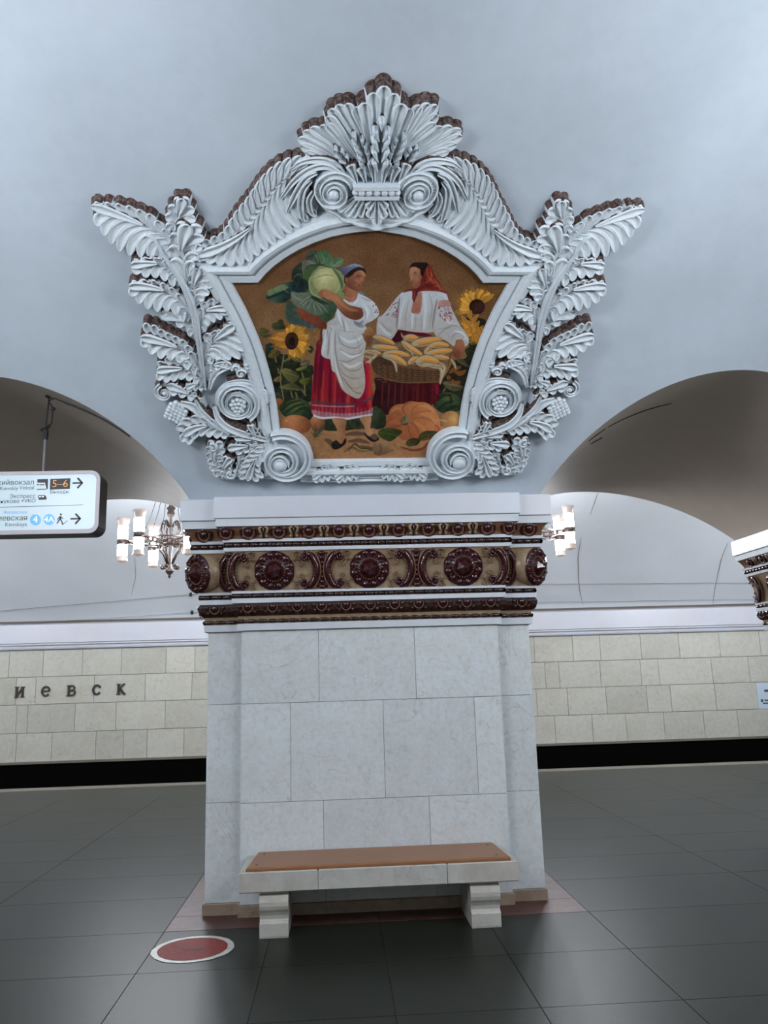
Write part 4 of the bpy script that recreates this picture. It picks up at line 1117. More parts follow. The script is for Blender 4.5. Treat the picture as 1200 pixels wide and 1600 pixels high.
# ---- bottom volute with acanthus
volute('volute', (448, 710), (439, 719), .205, .050, math.radians(118), -2.35, .026, .018, .12, .13, n=130)
leaf('acanthus_leaf', 'D', [(770, 615), (720, 590), (680, 550), (650, 490)], [([(690, 610), (645, 570), (630, 530), (640, 492)], 4), ([(740, 590), (715, 555), (695, 510), (668, 488)], 4)], H=.12, dflare=.010)
leaf('acanthus_leaf', 'D', [(800, 600), (720, 600), (640, 595), (550, 580)], [([(700, 590), (650, 575), (600, 568), (555, 568)], 3), ([(700, 625), (640, 622), (590, 615), (552, 600)], 3)], H=.10)
leaf('acanthus_leaf', 'D', [(800, 630), (700, 635), (620, 640), (505, 655)], [([(680, 620), (620, 612), (560, 620), (515, 635)], 3), ([(680, 665), (630, 680), (580, 700), (510, 668)], 4)], H=.10)
leaf('acanthus_leaf', 'D', [(830, 640), (740, 680), (670, 760), (640, 868)],
     [([(700, 650), (640, 690), (600, 750), (575, 820), (592, 868)], 6), ([(790, 690), (745, 740), (715, 790), (745, 850), (690, 868)], 6)], H=.11)
leaf('acanthus_leaf', 'D', [(700, 660), (620, 700), (585, 760), (575, 850)], [([(600, 700), (570, 740), (560, 790), (570, 840)], 4), ([(640, 700), (610, 750), (600, 800), (600, 850)], 3)], H=.08)
leaf('acanthus_leaf', 'D', [(500, 880), (430, 800), (400, 710), (420, 620)],
     [([(450, 870), (405, 830), (375, 750), (358, 690), (362, 630), (395, 608)], 6), ([(500, 840), (470, 760), (485, 690), (490, 645), (455, 612)], 5)], H=.09, dflare=.010)
leaf('acanthus_leaf', 'D', [(520, 885), (480, 830), (480, 770), (530, 720)],
     [([(470, 860), (440, 800), (450, 740), (490, 712)], 4), ([(560, 870), (530, 820), (530, 780), (548, 735)], 4)], H=.105)
volute('curl', (240 + 520 / 4.286, 540 + 835 / 4.286), (240 + 520 / 4.286, 540 + 835 / 4.286), .045, .012, 1.0, -1.3, .013, .007, .10, .09, n=30, prof=ROUND_P, dust=True)
volute('curl', (240 + 405 / 4.286, 540 + 655 / 4.286), (240 + 405 / 4.286, 540 + 655 / 4.286), .038, .012, 2.0, -1.2, .012, .006, .10, .09, n=30, prof=ROUND_P, dust=True)
# bottom rail leaves between the volutes
band('bottom_rail', '', [(470, 744), (530, 744), (580, 743)], .030, .055, prof=BANDP, dust=False)
for bx in (505, 540):
    leaf('rail_leaf', '', [(bx + 28, 728), (bx + 10, 729), (bx - 4, 733), (bx - 16, 742)], [([(bx + 16, 722), (bx + 4, 722), (bx - 8, 727), (bx - 18, 736)], 4), ([(bx + 22, 742), (bx + 8, 746), (bx - 4, 748), (bx - 14, 748)], 4)], H=.085, Hb=.07, rib=False)

# ---- crown
volute('crown_volute', (521, 287), (520, 291), .125, .034, math.radians(15), 2.0, .024, .016, .12, .125, n=110)
for mr in (False, True):      # fluting behind the volute
    mb = MB(); c = np.array(px2vs(519, 289)); c = np.array(mir([c])[0]) if mr else c
    for i in range(12):
        a = math.radians(95 + 13 * i); a = PI - a if mr else a
        p0 = c + np.array([math.cos(a), math.sin(a)]) * .062; p1 = c + np.array([math.cos(a), math.sin(a)]) * .1
        lobe(mb, p0, (p0 + p1) / 2, p1, .005, .0085, .10, .112, n=6, dust=False)
    mb.build('fluting', [M['stucco'], M['dust']], FR, True)
def fan(name, base, tips, w, H, Hb, spread=.03, dflare=.05, prof=SCOOP):
    mb = MB(); B0 = np.array(conv('B')([base])[0]); T_ = [np.array(t) for t in conv('B')(tips)]
    for i, t in enumerate(T_):
        k = (i - (len(T_) - 1) / 2) * spread
        b = B0 + np.array([k, 0]); m_ = b + (t - b) * .5 + np.array([-(t - b)[1], (t - b)[0]]) * 0
        m_ = b + (t - b) * .55; m_[0] += (b[0] - t[0]) * .10
        lobe(mb, b, m_, t, .006, w, Hb, H * random.uniform(.97, 1.03), n=14, peak=.9, dflare=dflare, prof=prof, grow=1.0)
    # backing
    V = [VP(*B0, Hb * .8)] + [VP(*(B0 + (t - B0) * .9), H * .7) for t in T_]
    mb.add(V, [(0, i, i + 1) for i in range(1, len(T_))])
    mb.build(name, [M['stucco'], M['dust']], FR, True)
fan('palmette', (560, 720), [(150, 560), (118, 515), (105, 470), (135, 428), (180, 403), (240, 392), (300, 400)], .034, .07, .05, .018, .012)
fan('palmette', (640, 720), [(1040, 545), (1085, 505), (1122, 455), (1115, 415), (1060, 395), (1000, 398), (940, 405)], .034, .07, .05, .018, .012)
fan('palmette', (580, 720), [(285, 370), (283, 320), (300, 275), (345, 248), (400, 240), (455, 262)], .036, .088, .065, .018, .014)
fan('palmette', (620, 720), [(955, 365), (968, 310), (965, 250), (915, 238), (860, 250), (800, 270)], .036, .088, .065, .018, .014)
fan('palmette', (600, 720), [(512, 225), (570, 160), (637, 118), (700, 165), (748, 228)], .042, .108, .08, .012, .016)
# wheat ears
def ear(pts, sizes, H, K=1.25):
    sizes = [v * K for v in sizes]
    P, L = cr(conv('B')(pts), 20); mb = MB(); n = len(sizes)
    d = P[-1] - P[0]; d /= np.hypot(*d); nn = np.array([-d[1], d[0]])
    for i, s_ in enumerate(sizes):
        c = at(P, 0, i / (n - 1))
        for sd in ((-1, 1) if i < n - 1 else (0,)):
            a = c + nn * sd * .008; b = c + nn * sd * .022 * s_ + d * .048 * s_
            lobe(mb, a, (a + b) / 2 + nn * sd * .012, b, .004, .0135 * s_, H, H + .03, n=8, prof=ROUND_P, dust=True, dflare=.004)
    mb.build('wheat_ear', [M['stucco'], M['dust']], FR, True)
ear([(605, 640), (608, 560), (612, 480), (617, 380)], [1.2, 1.3, 1.3, 1.2, 1.1], .145, 1.3)
ear([(540, 640), (520, 570), (495, 510), (465, 462)], [1.0, 1.0, 1.0, .9, .8], .11)
ear([(670, 640), (692, 570), (712, 515), (745, 465)], [1.0, 1.0, 1.0, .9, .8], .11)
ear([(410, 610), (385, 580), (355, 545)], [.8, .8, .7], .09)
ear([(775, 600), (795, 570), (820, 535)], [.8, .8, .7], .09)
# calyx leaves at the foot of the ears
fan('calyx_leaf', (600, 735), [(425, 610), (490, 625), (560, 590), (655, 590), (715, 620), (780, 605)], .030, .125, .11, .05, .02)
# crown band with beads
mb = MB(); 
for (ya, yb, h, x0_, x1_) in ((728, 752, .155, 442, 732), (752, 798, .125, 448, 726), (798, 815, .15, 450, 728)):
    P = [(x0_, ya), (x1_, ya), (x1_ - 4, yb), (x0_ + 4, yb)]; Q = conv('B')(P)
    V = [VP(*q, h) for q in Q] + [VP(*q, 0) for q in Q]; mb.add(V, [(3, 2, 1, 0)] + [(i, (i + 1) % 4, 4 + (i + 1) % 4, 4 + i) for i in range(4)])
mb.build('crown_band', [M['stucco']], FR)
for i, X in enumerate((455, 495, 541, 590, 637, 680, 718)):
    p = conv('B')([(X, 775)])[0]; mb = MB(); mb.ball(VP(*p, .13), .0225 if 0 < i < 6 else .018, 12, 8); mb.build('bead', [M['stucco']], FR, True)
# pendant palmette under the band and scalloped border
fan('pendant_leaf', (500, 815), [(350, 905), (400, 935), (440, 948), (485, 945)], .026, .11, .10, .02, .01)
fan('pendant_leaf', (680, 815), [(695, 945), (735, 948), (780, 932), (830, 905)], .026, .11, .10, .02, .01)
fan('pendant_leaf', (590, 820), [(545, 940), (590, 990), (635, 940)], .030, .13, .12, .01, .01)
fan('pendant_leaf', (590, 815), [(530, 880), (650, 880)], .026, .135, .12, .01, .01)
mb = MB(); S_, _ = cr(conv('B')([(250, 870), (330, 925), (390, 965), (440, 985), (500, 1000), (545, 1015), (590, 1020), (635, 1015), (690, 1000), (745, 985), (800, 965), (860, 925), (930, 870)]), 70)
S_ = np.array([p + np.array([0, -.012 * abs(math.sin(i / 69 * PI * 7))]) for i, p in enumerate(S_)])
ribbon(mb, S_, .020, .095, ROUND_P, dust=False); 
V = []; 
for i in range(0, 70, 3): V += [VP(*S_[i], .07), VP(S_[i][0] * .9 + .003, max(S_[i][1], px2vs(590, 300)[1]) + .02, .07)]
k = len(V) // 2
mb.add(V, [(2 * i, 2 * i + 2, 2 * i + 3, 2 * i + 1) for i in range(k - 1)])
mb.build('scalloped_border', [M['stucco'], M['dust']], FR, True)
# ---------------------------------------------------------------- the mosaic picture: fine coloured tesserae set on the vault
PX0, PY0, PX1, PY1, PS = 356.0, 349.0, 800.0, 722.0, 3.0
PW, PH = int((PX1 - PX0) * PS), int((PY1 - PY0) * PS)
rng = np.random.RandomState(3)
IMG = np.zeros((PH, PW, 3)); IDM = np.zeros((PH, PW), np.uint8)
IDN = ['picture_panel', 'pictured_earth', 'pictured_foliage', 'pictured_sunflower', 'pictured_watermelon', 'pictured_pumpkin', 'pictured_person', 'pictured_cabbage', 'pictured_basket', 'pictured_corn', 'pictured_sunflower', 'pictured_watermelon', 'pictured_squash', 'pictured_squash', 'pictured_squash', 'pictured_person']
IDL = {6: 'woman in white blouse, apron and red skirt holding a cabbage', 15: 'woman in white embroidered blouse and red headscarf holding a basket', 7: 'huge green cabbage with spread leaves', 5: 'ribbed orange pumpkin', 8: 'wicker basket', 9: 'heap of corn cobs in husks'}
CUR = [0]
def T(z):
    return {'1': (400, 380, 7.5), '2': (500, 400, 10), '3': (590, 400, 7.5), '4': (560, 490, 6), '5': (470, 510, 7.62), '6': (400, 490, 6.96), '7': (590, 590, 7.06), '': (0, 0, 1)}[z]
def cv_(z, P):
    a, b, k = T(z); return [((a + x / k - PX0) * PS, (b + y / k - PY0) * PS) for x, y in P]
def smooth_closed(P, n=6):
    P = np.array(P); N = len(P); o = []
    for i in range(N):
        a, b, c, d = P[i - 1], P[i], P[(i + 1) % N], P[(i + 2) % N]
        for t in np.linspace(0, 1, n + 1)[:-1]: o.append(.5 * ((2 * b) + (c - a) * t + (2 * a - 5 * b + 4 * c - d) * t * t + (3 * b - a - 3 * c + d) * t ** 3))
    return np.array(o)
def smooth_open(P, n=6):
    P = [np.array(p) for p in P]
    if len(P) < 3: return np.array(P)
    Q = [2 * P[0] - P[1]] + P + [2 * P[-1] - P[-2]]; o = []
    for i in range(1, len(Q) - 2):
        a, b, c, d = Q[i - 1:i + 3]
        for t in np.linspace(0, 1, n + 1)[:-1]: o.append(.5 * ((2 * b) + (c - a) * t + (2 * a - 5 * b + 4 * c - d) * t * t + (3 * b - a - 3 * c + d) * t ** 3))
    o.append(P[-1]); return np.array(o)
def bbox(P, pad=2):
    x0 = max(0, int(P[:, 0].min()) - pad); x1 = min(PW, int(P[:, 0].max()) + pad + 1)
    y0 = max(0, int(P[:, 1].min()) - pad); y1 = min(PH, int(P[:, 1].max()) + pad + 1); return x0, x1, y0, y1
def pmask(P):
    x0, x1, y0, y1 = bbox(P)
    if x1 <= x0 or y1 <= y0: return None
    X, Y = np.meshgrid(np.arange(x0, x1) + .5, np.arange(y0, y1) + .5)
    m = np.zeros(X.shape, bool); N = len(P)
    for i in range(N):
        ax, ay = P[i - 1]; bx, by = P[i]
        if ay == by: continue
        c = ((ay > Y) != (by > Y)) & (X < (bx - ax) * (Y - ay) / (by - ay) + ax); m ^= c
    return x0, x1, y0, y1, X, Y, m
def poly(z, P, col, g=None, sm=True, nz=6, a=1.0, own=True, tex=None):
    """g=((x,y),(x,y),col2) linear gradient in the same zoom coordinates"""
    Q = np.array(cv_(z, P)); Q = smooth_closed(Q) if sm else Q
    r = pmask(Q)
    if r is None: return
    x0, x1, y0, y1, X, Y, m = r
    C = np.ones(X.shape + (3,)) * np.array(col, float)
    if g:
        (A, B) = cv_(z, [g[0], g[1]]); A = np.array(A); B = np.array(B); d = B - A
        t = np.clip(((X - A[0]) * d[0] + (Y - A[1]) * d[1]) / (d @ d), 0, 1)[..., None]; C = C * (1 - t) + np.array(g[2], float) * t
    if nz: C += blobs[y0:y1, x0:x1, None] * nz
    if tex: C = tex(X, Y, C)
    S = IMG[y0:y1, x0:x1]; S[m] = S[m] * (1 - a) + C[m] * a
    if own: IDM[y0:y1, x0:x1][m] = CUR[0]
def stroke(z, P, w, col, a=1.0, own=False, taper=True):
    Q = smooth_open(cv_(z, P)); k = T(z)[2]; w = w / k * PS / 2
    x0, x1, y0, y1 = bbox(Q, int(w) + 3)
    if x1 <= x0 or y1 <= y0: return
    X, Y = np.meshgrid(np.arange(x0, x1) + .5, np.arange(y0, y1) + .5); best = np.full(X.shape, -1e9); N = len(Q) - 1
    for i in range(N):
        A, B = Q[i], Q[i + 1]; d = B - A; L = d @ d + 1e-9; t = np.clip(((X - A[0]) * d[0] + (Y - A[1]) * d[1]) / L, 0, 1)
        D = np.hypot(X - A[0] - t * d[0], Y - A[1] - t * d[1]); u = (i + t) / N
        ww = w * (np.sqrt(np.clip(4 * u * (1 - u), 0.04, 1)) if taper else 1); best = np.maximum(best, ww - D)
    al = (np.clip(best + .5, 0, 1) * a)[..., None]
    IMG[y0:y1, x0:x1] = IMG[y0:y1, x0:x1] * (1 - al) + np.array(col, float) * al
    if own: IDM[y0:y1, x0:x1][al[..., 0] > .5] = CUR[0]
def ell(z, cx, cy, rx, ry, rot, col, dark=None, hi=None, li=(-.35, -.45), own=True, a=1.0, nz=6):
    k = T(z)[2]; (c,) = cv_(z, [(cx, cy)]); rx, ry = rx / k * PS, ry / k * PS; R_ = max(rx, ry) + 2
    x0, x1 = max(0, int(c[0] - R_)), min(PW, int(c[0] + R_) + 1); y0, y1 = max(0, int(c[1] - R_)), min(PH, int(c[1] + R_) + 1)
    if x1 <= x0 or y1 <= y0: return
    X, Y = np.meshgrid(np.arange(x0, x1) + .5 - c[0], np.arange(y0, y1) + .5 - c[1]); ca, sa = math.cos(rot), math.sin(rot)
    u, v = (X * ca + Y * sa) / rx, (-X * sa + Y * ca) / ry; r = np.hypot(u, v); m = r < 1
    C = np.ones(X.shape + (3,)) * np.array(col, float)
    if dark is not None:
        t = np.clip((np.hypot(X / R_ - li[0], Y / R_ - li[1]) - .25) / 1.15, 0, 1)[..., None] ** 1.3; C = C * (1 - t) + np.array(dark, float) * t
    if hi is not None:
        t = np.clip(1 - np.hypot(X / R_ - li[0], Y / R_ - li[1]) / .5, 0, 1)[..., None]; C = C * (1 - t) + np.array(hi, float) * t
    if nz: C += blobs[y0:y1, x0:x1, None] * nz
    S = IMG[y0:y1, x0:x1]; S[m] = S[m] * (1 - a) + C[m] * a
    if own: IDM[y0:y1, x0:x1][m] = CUR[0]
def vnoise(n):
    g = rng.rand(PH // n + 3, PW // n + 3); y = np.arange(PH) / n; x = np.arange(PW) / n
    yi, xi = y.astype(int), x.astype(int); fy, fx = (y - yi)[:, None], (x - xi)[None]
    fy = fy * fy * (3 - 2 * fy); fx = fx * fx * (3 - 2 * fx)
    return (g[yi][:, xi] * (1 - fy) * (1 - fx) + g[yi + 1][:, xi] * fy * (1 - fx) + g[yi][:, xi + 1] * (1 - fy) * fx + g[yi + 1][:, xi + 1] * fy * fx) * 2 - 1
blobs = vnoise(5) * .6 + vnoise(14) * .8 + vnoise(40) * .6
# woven brown ground
yy, xx = np.mgrid[0:PH, 0:PW]
t = np.clip((yy / PH - .1) / .5, 0, 1)[..., None]
IMG[:] = np.array((112, 77, 50)) * (1 - t) + np.array((138, 103, 68)) * t
wv = np.sin(xx * 1.15 + vnoise(20) * 2) * .5 + np.sin(yy * 1.25 + vnoise(18) * 2) * .5
IMG += (wv * 15 + vnoise(3) * 14 + vnoise(60) * 9)[..., None]
x_ = (xx / PS + PX0)[..., None]
IMG -= np.clip((x_ - 700) / 100, 0, 1) * 14
# earth
CUR[0] = 1
poly('', [(420, 672), (500, 664), (560, 668), (640, 668), (800, 664), (800, 725), (420, 725)], (150, 108, 72), ((500, 670), (520, 715), (166, 118, 78)), sm=False, nz=9)
poly('5', [(280, 1250), (450, 1225), (600, 1235), (560, 1285), (380, 1290)], (170, 124, 84), nz=6)
for P, w in (([(290, 1340), (360, 1390), (380, 1430)], 60), ([(520, 1290), (650, 1275), (800, 1285)], 50), ([(560, 1370), (700, 1360), (820, 1390)], 50), ([(700, 1420), (850, 1460), (1000, 1500)], 40)):
    stroke('5', P, w, (72, 58, 50), .7)
for i in range(120):
    x, y = rng.uniform(440, 700), rng.uniform(672, 716); stroke('', [(x, y), (x + rng.uniform(4, 12), y + rng.uniform(-1, 1))], 1.0, (104, 72, 50) if i % 2 else (188, 140, 98), .35)
# dark foliage left and right
CUR[0] = 2
poly('6', [(110, 330), (180, 430), (300, 440), (430, 470), (520, 560), (620, 570), (610, 700), (590, 960), (300, 960), (220, 930), (180, 760), (140, 600), (110, 470)], (34, 38, 26), nz=14)
poly('4', [(1000, 40), (960, 120), (1010, 200), (1040, 330), (1000, 420), (900, 440), (830, 560), (770, 640), (740, 740), (700, 820), (760, 900), (960, 900), (1010, 640), (1060, 440), (1140, 200), (1190, 60)], (36, 36, 26), nz=14)
poly('5', [(860, 950), (940, 960), (1010, 1050), (990, 1180), (880, 1210), (600, 1230), (540, 1240), (300, 1240), (270, 1180), (290, 1090), (420, 1090), (860, 1070)], (40, 44, 28), nz=14)
for i in range(70):
    x, y = rng.uniform(520, 585), rng.uniform(655, 672); stroke('', [(x, y), (x + rng.uniform(-5, 5), y - rng.uniform(2, 7))], .9, (96, 96, 54) if i % 2 else (60, 66, 38), .7)
GR = [(78, 84, 44), (60, 72, 40), (96, 100, 52), (50, 60, 42), (110, 104, 62)]
def lf(z, P, c, vein=True, hi=None):
    poly(z, P, c, (P[0], P[len(P) // 2], tuple(v * .62 for v in c)), nz=9)
    if vein: stroke(z, [P[0], ((P[0][0] + P[len(P) // 2][0]) / 2, (P[0][1] + P[len(P) // 2][1]) / 2), P[len(P) // 2]], 9, tuple(min(255, v * 1.35) for v in c), .6)
for P, c in [([(280, 620), (350, 600), (440, 640), (465, 690), (420, 750), (370, 745), (310, 690)], (112, 108, 64)), ([(430, 610), (500, 575), (560, 575), (540, 605), (470, 625)], (120, 124, 62)),
             ([(470, 740), (510, 700), (580, 700), (580, 740), (530, 775)], (96, 100, 34)), ([(250, 800), (340, 765), (420, 760), (500, 830), (420, 838), (330, 825)], (104, 98, 60)),
             ([(190, 735), (210, 700), (260, 680), (285, 710), (250, 740)], (140, 110, 60)), ([(350, 430), (400, 440), (470, 480), (490, 525), (430, 520), (370, 480)], (110, 108, 54)),
             ([(130, 470), (170, 410), (230, 395), (270, 430), (200, 480)], (104, 92, 40)), ([(170, 120), (230, 95), (330, 130), (320, 165), (200, 175)], (66, 74, 38)), ([(30, 195), (60, 155), (130, 175), (140, 200), (60, 215)], (96, 98, 44)),
             ([(35, 215), (90, 205), (170, 240), (90, 265)], (92, 86, 60)), ([(100, 380), (140, 320), (190, 340), (190, 390), (120, 410)], (38, 58, 62)), ([(560, 400), (590, 350), (625, 380), (600, 430)], (56, 58, 42)),
             ([(480, 560), (520, 505), (590, 520), (560, 570)], (120, 108, 82)), ([(210, 870), (240, 850), (280, 900), (230, 905)], (64, 70, 50)), ([(540, 600), (610, 580), (620, 660), (560, 680)], (48, 54, 30)), ([(300, 480), (360, 500), (330, 570), (290, 540)], (44, 52, 38)),
             ([(230, 100), (270, 60), (300, 90), (290, 110)], (60, 68, 40)), ([(480, 800), (560, 790), (590, 840), (530, 870)], (40, 44, 26))]: lf('6', P, c)
for P in ([(305, 430), (285, 560), (268, 650), (270, 760), (300, 930)], [(300, 520), (340, 500), (360, 470)], [(500, 640), (515, 700)], [(380, 850), (395, 910)], [(430, 860), (450, 910)], [(500, 830), (540, 890)], [(530, 780), (530, 860)], [(210, 480), (220, 530)], [(240, 600), (250, 650)], [(270, 620), (320, 600), (370, 620)]):
    stroke('6', P, 15, (128, 118, 76), .9, taper=False)
for P, c in [([(790, 650), (850, 630), (930, 655), (985, 690), (930, 725), (860, 720)], (110, 102, 70)), ([(920, 440), (980, 425), (1040, 500), (990, 490)], (88, 80, 50)), ([(1040, 260), (1090, 255), (1130, 275), (1060, 295)], (104, 96, 52)),
             ([(1000, 340), (1060, 310), (1100, 360), (1030, 400)], (48, 52, 32)), ([(860, 420), (900, 450), (925, 520), (880, 480)], (132, 116, 78)), ([(980, 60), (1020, 110), (1010, 170), (970, 130)], (44, 60, 56))]: lf('4', P, c)
stroke('4', [(820, 690), (790, 740)], 14, (120, 110, 78), .9)
# sunflowers
def sunflower(z, cx, cy, rx, ry, Lx, Ly, n, col, seed, rx2=None, a0=0, a1=2 * PI, wdt=30):
    r_ = np.random.RandomState(seed)
    for ring_, kf in ((1.0, .8), (.86, 1.0)):
        for i in range(n):
            a = a0 + (a1 - a0) * (i + .5 * ring_) / n + r_.uniform(-.06, .06); c, s = math.cos(a), math.sin(a); k = r_.uniform(.86, 1.1) * ring_
            bx, by = cx + rx * .8 * c, cy + ry * .8 * s; tx, ty = cx + Lx * k * c + r_.uniform(-6, 6), cy + Ly * k * s + r_.uniform(-6, 6)
            nx, ny = -(ty - by), (tx - bx); L = math.hypot(nx, ny) + 1e-6; nx, ny = nx / L * wdt * .5, ny / L * wdt * .5
            q = r_.uniform(.72, 1.08) * kf; C = tuple(min(255, v * q) for v in col)
            mx, my = bx + (tx - bx) * .5, by + (ty - by) * .5
            poly(z, [(bx - nx * .6, by - ny * .6), (mx - nx, my - ny), (tx, ty), (mx + nx, my + ny), (bx + nx * .6, by + ny * .6)], C, ((bx, by), (tx, ty), tuple(min(255, v * 1.18) for v in C)), nz=8)
            stroke(z, [(bx, by), (mx, my), (tx, ty)], 4, tuple(v * .55 for v in C), .6)
CUR[0] = 3
sunflower('6', 385, 300, 70, 95, 215, 205, 24, (206, 146, 56), 1, a0=-1.9, a1=1.75, wdt=44)
sunflower('6', 385, 290, 70, 70, 265, 110, 12, (190, 128, 52), 2, a0=1.7, a1=4.4, wdt=40)
ell('6', 388, 297, 73, 96, 0.05, (62, 38, 24), (26, 14, 12), None, (.1, -.2), nz=12)
ell('6', 388, 300, 34, 48, 0.05, (30, 16, 12), nz=12)
for i in range(60):
    a, r = rng.uniform(0, 6.28), rng.uniform(.5, .95); stroke('6', [(388 + 70 * r * math.cos(a), 297 + 92 * r * math.sin(a)), (392 + 70 * r * math.cos(a), 300 + 92 * r * math.sin(a))], 7, (104, 66, 36), .7)
CUR[0] = 10
sunflower('3', 1170, 590, 95, 95, 265, 225, 18, (204, 146, 60), 4, a0=2.6, a1=5.6, wdt=60)
sunflower('4', 1120, 90, 60, 60, 190, 190, 16, (200, 138, 52), 9, a0=.6, a1=3.3, wdt=40)
ell('3', 1165, 595, 92, 90, 0, (58, 30, 24), (30, 14, 14), None, (.2, -.2), nz=12)
for P in ([(1100, 640), (1080, 700), (1120, 760)], [(1180, 680), (1130, 760), (1150, 820)], [(1060, 800), (1100, 860), (1090, 910)], [(1150, 860), (1170, 930)], [(980, 700), (1030, 760), (1080, 820)], [(1190, 760), (1160, 830), (1180, 900)], [(1110, 900), (1130, 960), (1125, 990)]):
    stroke('3', P, 46, (192, 132, 52), .95, own=True); stroke('3', P, 8, (110, 66, 32), .7)
for P in ([(850, 560), (900, 520), (960, 500)], [(880, 600), (930, 570), (1000, 540)], [(880, 620), (900, 650), (960, 640)], [(900, 540), (960, 560), (1010, 530)], [(850, 580), (840, 620)]):
    stroke('4', P, 38, (138, 84, 40), .95, own=True); stroke('4', P, 8, (70, 42, 26), .7)
ell('4', 905, 590, 32, 26, .3, (44, 28, 20))
# melons
CUR[0] = 14
ell('6', 240, 980, 70, 62, 0, (168, 104, 62), (104, 60, 38), None)
CUR[0] = 4
ell('6', 430, 1035, 172, 118, .05, (72, 88, 50), (22, 34, 24), (96, 100, 56), (.0, -.3), nz=10)
for P in ([(290, 1000), (350, 940), (430, 925)], [(270, 1060), (360, 980), (500, 940)], [(300, 1090), (420, 1010), (540, 980)], [(400, 1090), (500, 1030), (580, 1030)], [(500, 1110), (560, 1070), (600, 1070)]):
    stroke('6', P, 30, (24, 36, 24), .75)
ell('6', 560, 1100, 62, 58, 0, (40, 54, 36), (18, 26, 18))
CUR[0] = 12
ell('6', 670, 1190, 82, 92, 0, (166, 106, 66), (96, 58, 40), (186, 124, 78), nz=8)
CUR[0] = 14
ell('6', 438, 1205, 162, 104, .1, (178, 112, 68), (112, 62, 38), (192, 126, 78), nz=8)
ell('6', 330, 1165, 12, 10, 0, (210, 150, 108))
CUR[0] = 11
ell('4', 835, 838, 138, 100, .1, (60, 78, 48), (18, 30, 22), (96, 96, 52), (.1, -.3), nz=10)
for P in ([(720, 820), (800, 770), (880, 760)], [(740, 900), (820, 840), (900, 820)], [(800, 930), (870, 880), (940, 870)], [(840, 750), (870, 800), (860, 860)]):
    stroke('4', P, 26, (20, 32, 22), .7)
CUR[0] = 13
ell('4', 865, 1000, 95, 88, -.1, (196, 146, 88), (140, 88, 50), (208, 160, 96), (.3, -.2), nz=8)
for i in range(16):
    x, y = 810 + rng.uniform(-25, 30), 1000 + rng.uniform(-35, 40); stroke('4', [(x, y), (x + rng.uniform(-14, 14), y + rng.uniform(-10, 10))], 4, (120, 72, 48), .5)
stroke('4', [(740, 998), (790, 1000), (822, 1018)], 7, (200, 180, 150))
# ---- person left: skirt, apron, blouse
CUR[0] = 6
poly('5', [(205, 170), (180, 300), (150, 560), (120, 960), (150, 1060), (250, 1090), (450, 1085), (600, 1090), (760, 1070), (862, 1040), (862, 850), (840, 680), (770, 460), (700, 300), (400, 120)], (124, 18, 40), ((300, 250), (350, 1000), (140, 26, 46)), nz=10)
for i, (x, yt, c) in enumerate([(180, 760, (150, 40, 36)), (210, 620, (98, 12, 34)), (255, 740, (176, 58, 40)), (300, 720, (150, 34, 44)), (345, 640, (90, 12, 34)), (400, 700, (184, 64, 42)), (430, 760, (120, 20, 42)), (560, 860, (196, 66, 40)), (500, 860, (96, 14, 36)), (640, 880, (110, 22, 44)), (800, 620, (190, 44, 52)), (825, 700, (196, 62, 44)), (780, 560, (176, 28, 60)), (170, 480, (92, 10, 34)), (240, 420, (86, 10, 32)), (300, 430, (140, 20, 46)), (380, 560, (150, 26, 50))]):
    stroke('5', [(x + 20, yt - 220), (x + 6, yt), (x, min(1050, yt + 330))], 40, c, .75)
stroke('5', [(140, 890), (300, 915), (480, 925), (650, 925)], 22, (66, 66, 76), .8, taper=False)
stroke('5', [(750, 890), (850, 855)], 26, (70, 72, 82), .9, taper=False)
for y, a in ((945, .8), (955, .4)): stroke('5', [(140, y - 10), (300, y), (480, y + 8), (640, y + 2)], 7, (220, 180, 186), a, taper=False)
poly('5', [(130, 1000), (160, 1070), (250, 1100), (400, 1085), (540, 1105), (700, 1075), (860, 1050), (862, 960), (800, 1000), (650, 1030), (450, 1035), (300, 1020), (180, 1000)], (168, 110, 116), nz=16)
stroke('5', [(160, 1065), (260, 1092), (400, 1085), (540, 1100), (700, 1075), (858, 1048)], 26, (208, 208, 214), .95, taper=False)
for i in range(30):
    x = 170 + i * 23; stroke('5', [(x, 960), (x + rng.uniform(-6, 6), 1070)], 8, (128, 22, 40) if i % 2 else (190, 150, 160), .45)
# legs and shoes
poly('5', [(375, 1100), (530, 1105), (535, 1200), (525, 1310), (520, 1370), (480, 1385), (430, 1370), (440, 1290), (420, 1200)], (176, 126, 88), ((400, 1200), (520, 1200), (150, 100, 68)))
poly('5', [(700, 1090), (835, 1075), (828, 1200), (860, 1280), (870, 1320), (810, 1320), (770, 1260), (750, 1180)], (166, 116, 80), ((740, 1200), (840, 1200), (190, 138, 96)))
poly('5', [(365, 1400), (420, 1355), (480, 1400), (530, 1330), (543, 1360), (530, 1400), (480, 1440), (430, 1465), (380, 1455)], (26, 20, 22))
poly('5', [(745, 1265), (800, 1300), (830, 1310), (880, 1280), (925, 1320), (925, 1360), (860, 1375), (800, 1340)], (30, 24, 24)); ell('5', 875, 1315, 44, 34, .2, (96, 72, 62))
stroke('5', [(400, 1380), (430, 1400), (470, 1400)], 8, (90, 76, 72), .7)
# right arm reaching under the cabbage (far arm)
poly('1', [(480, 800), (500, 745), (570, 770), (700, 830), (800, 890), (830, 950), (810, 1090), (780, 1200), (720, 1200), (750, 1100), (740, 1000), (640, 950), (520, 870)], (124, 66, 44), ((480, 780), (800, 1000), (96, 48, 34)), nz=8)
stroke('1', [(760, 1000), (730, 1060), (700, 1110), (740, 1120)], 16, (176, 110, 60), .9)
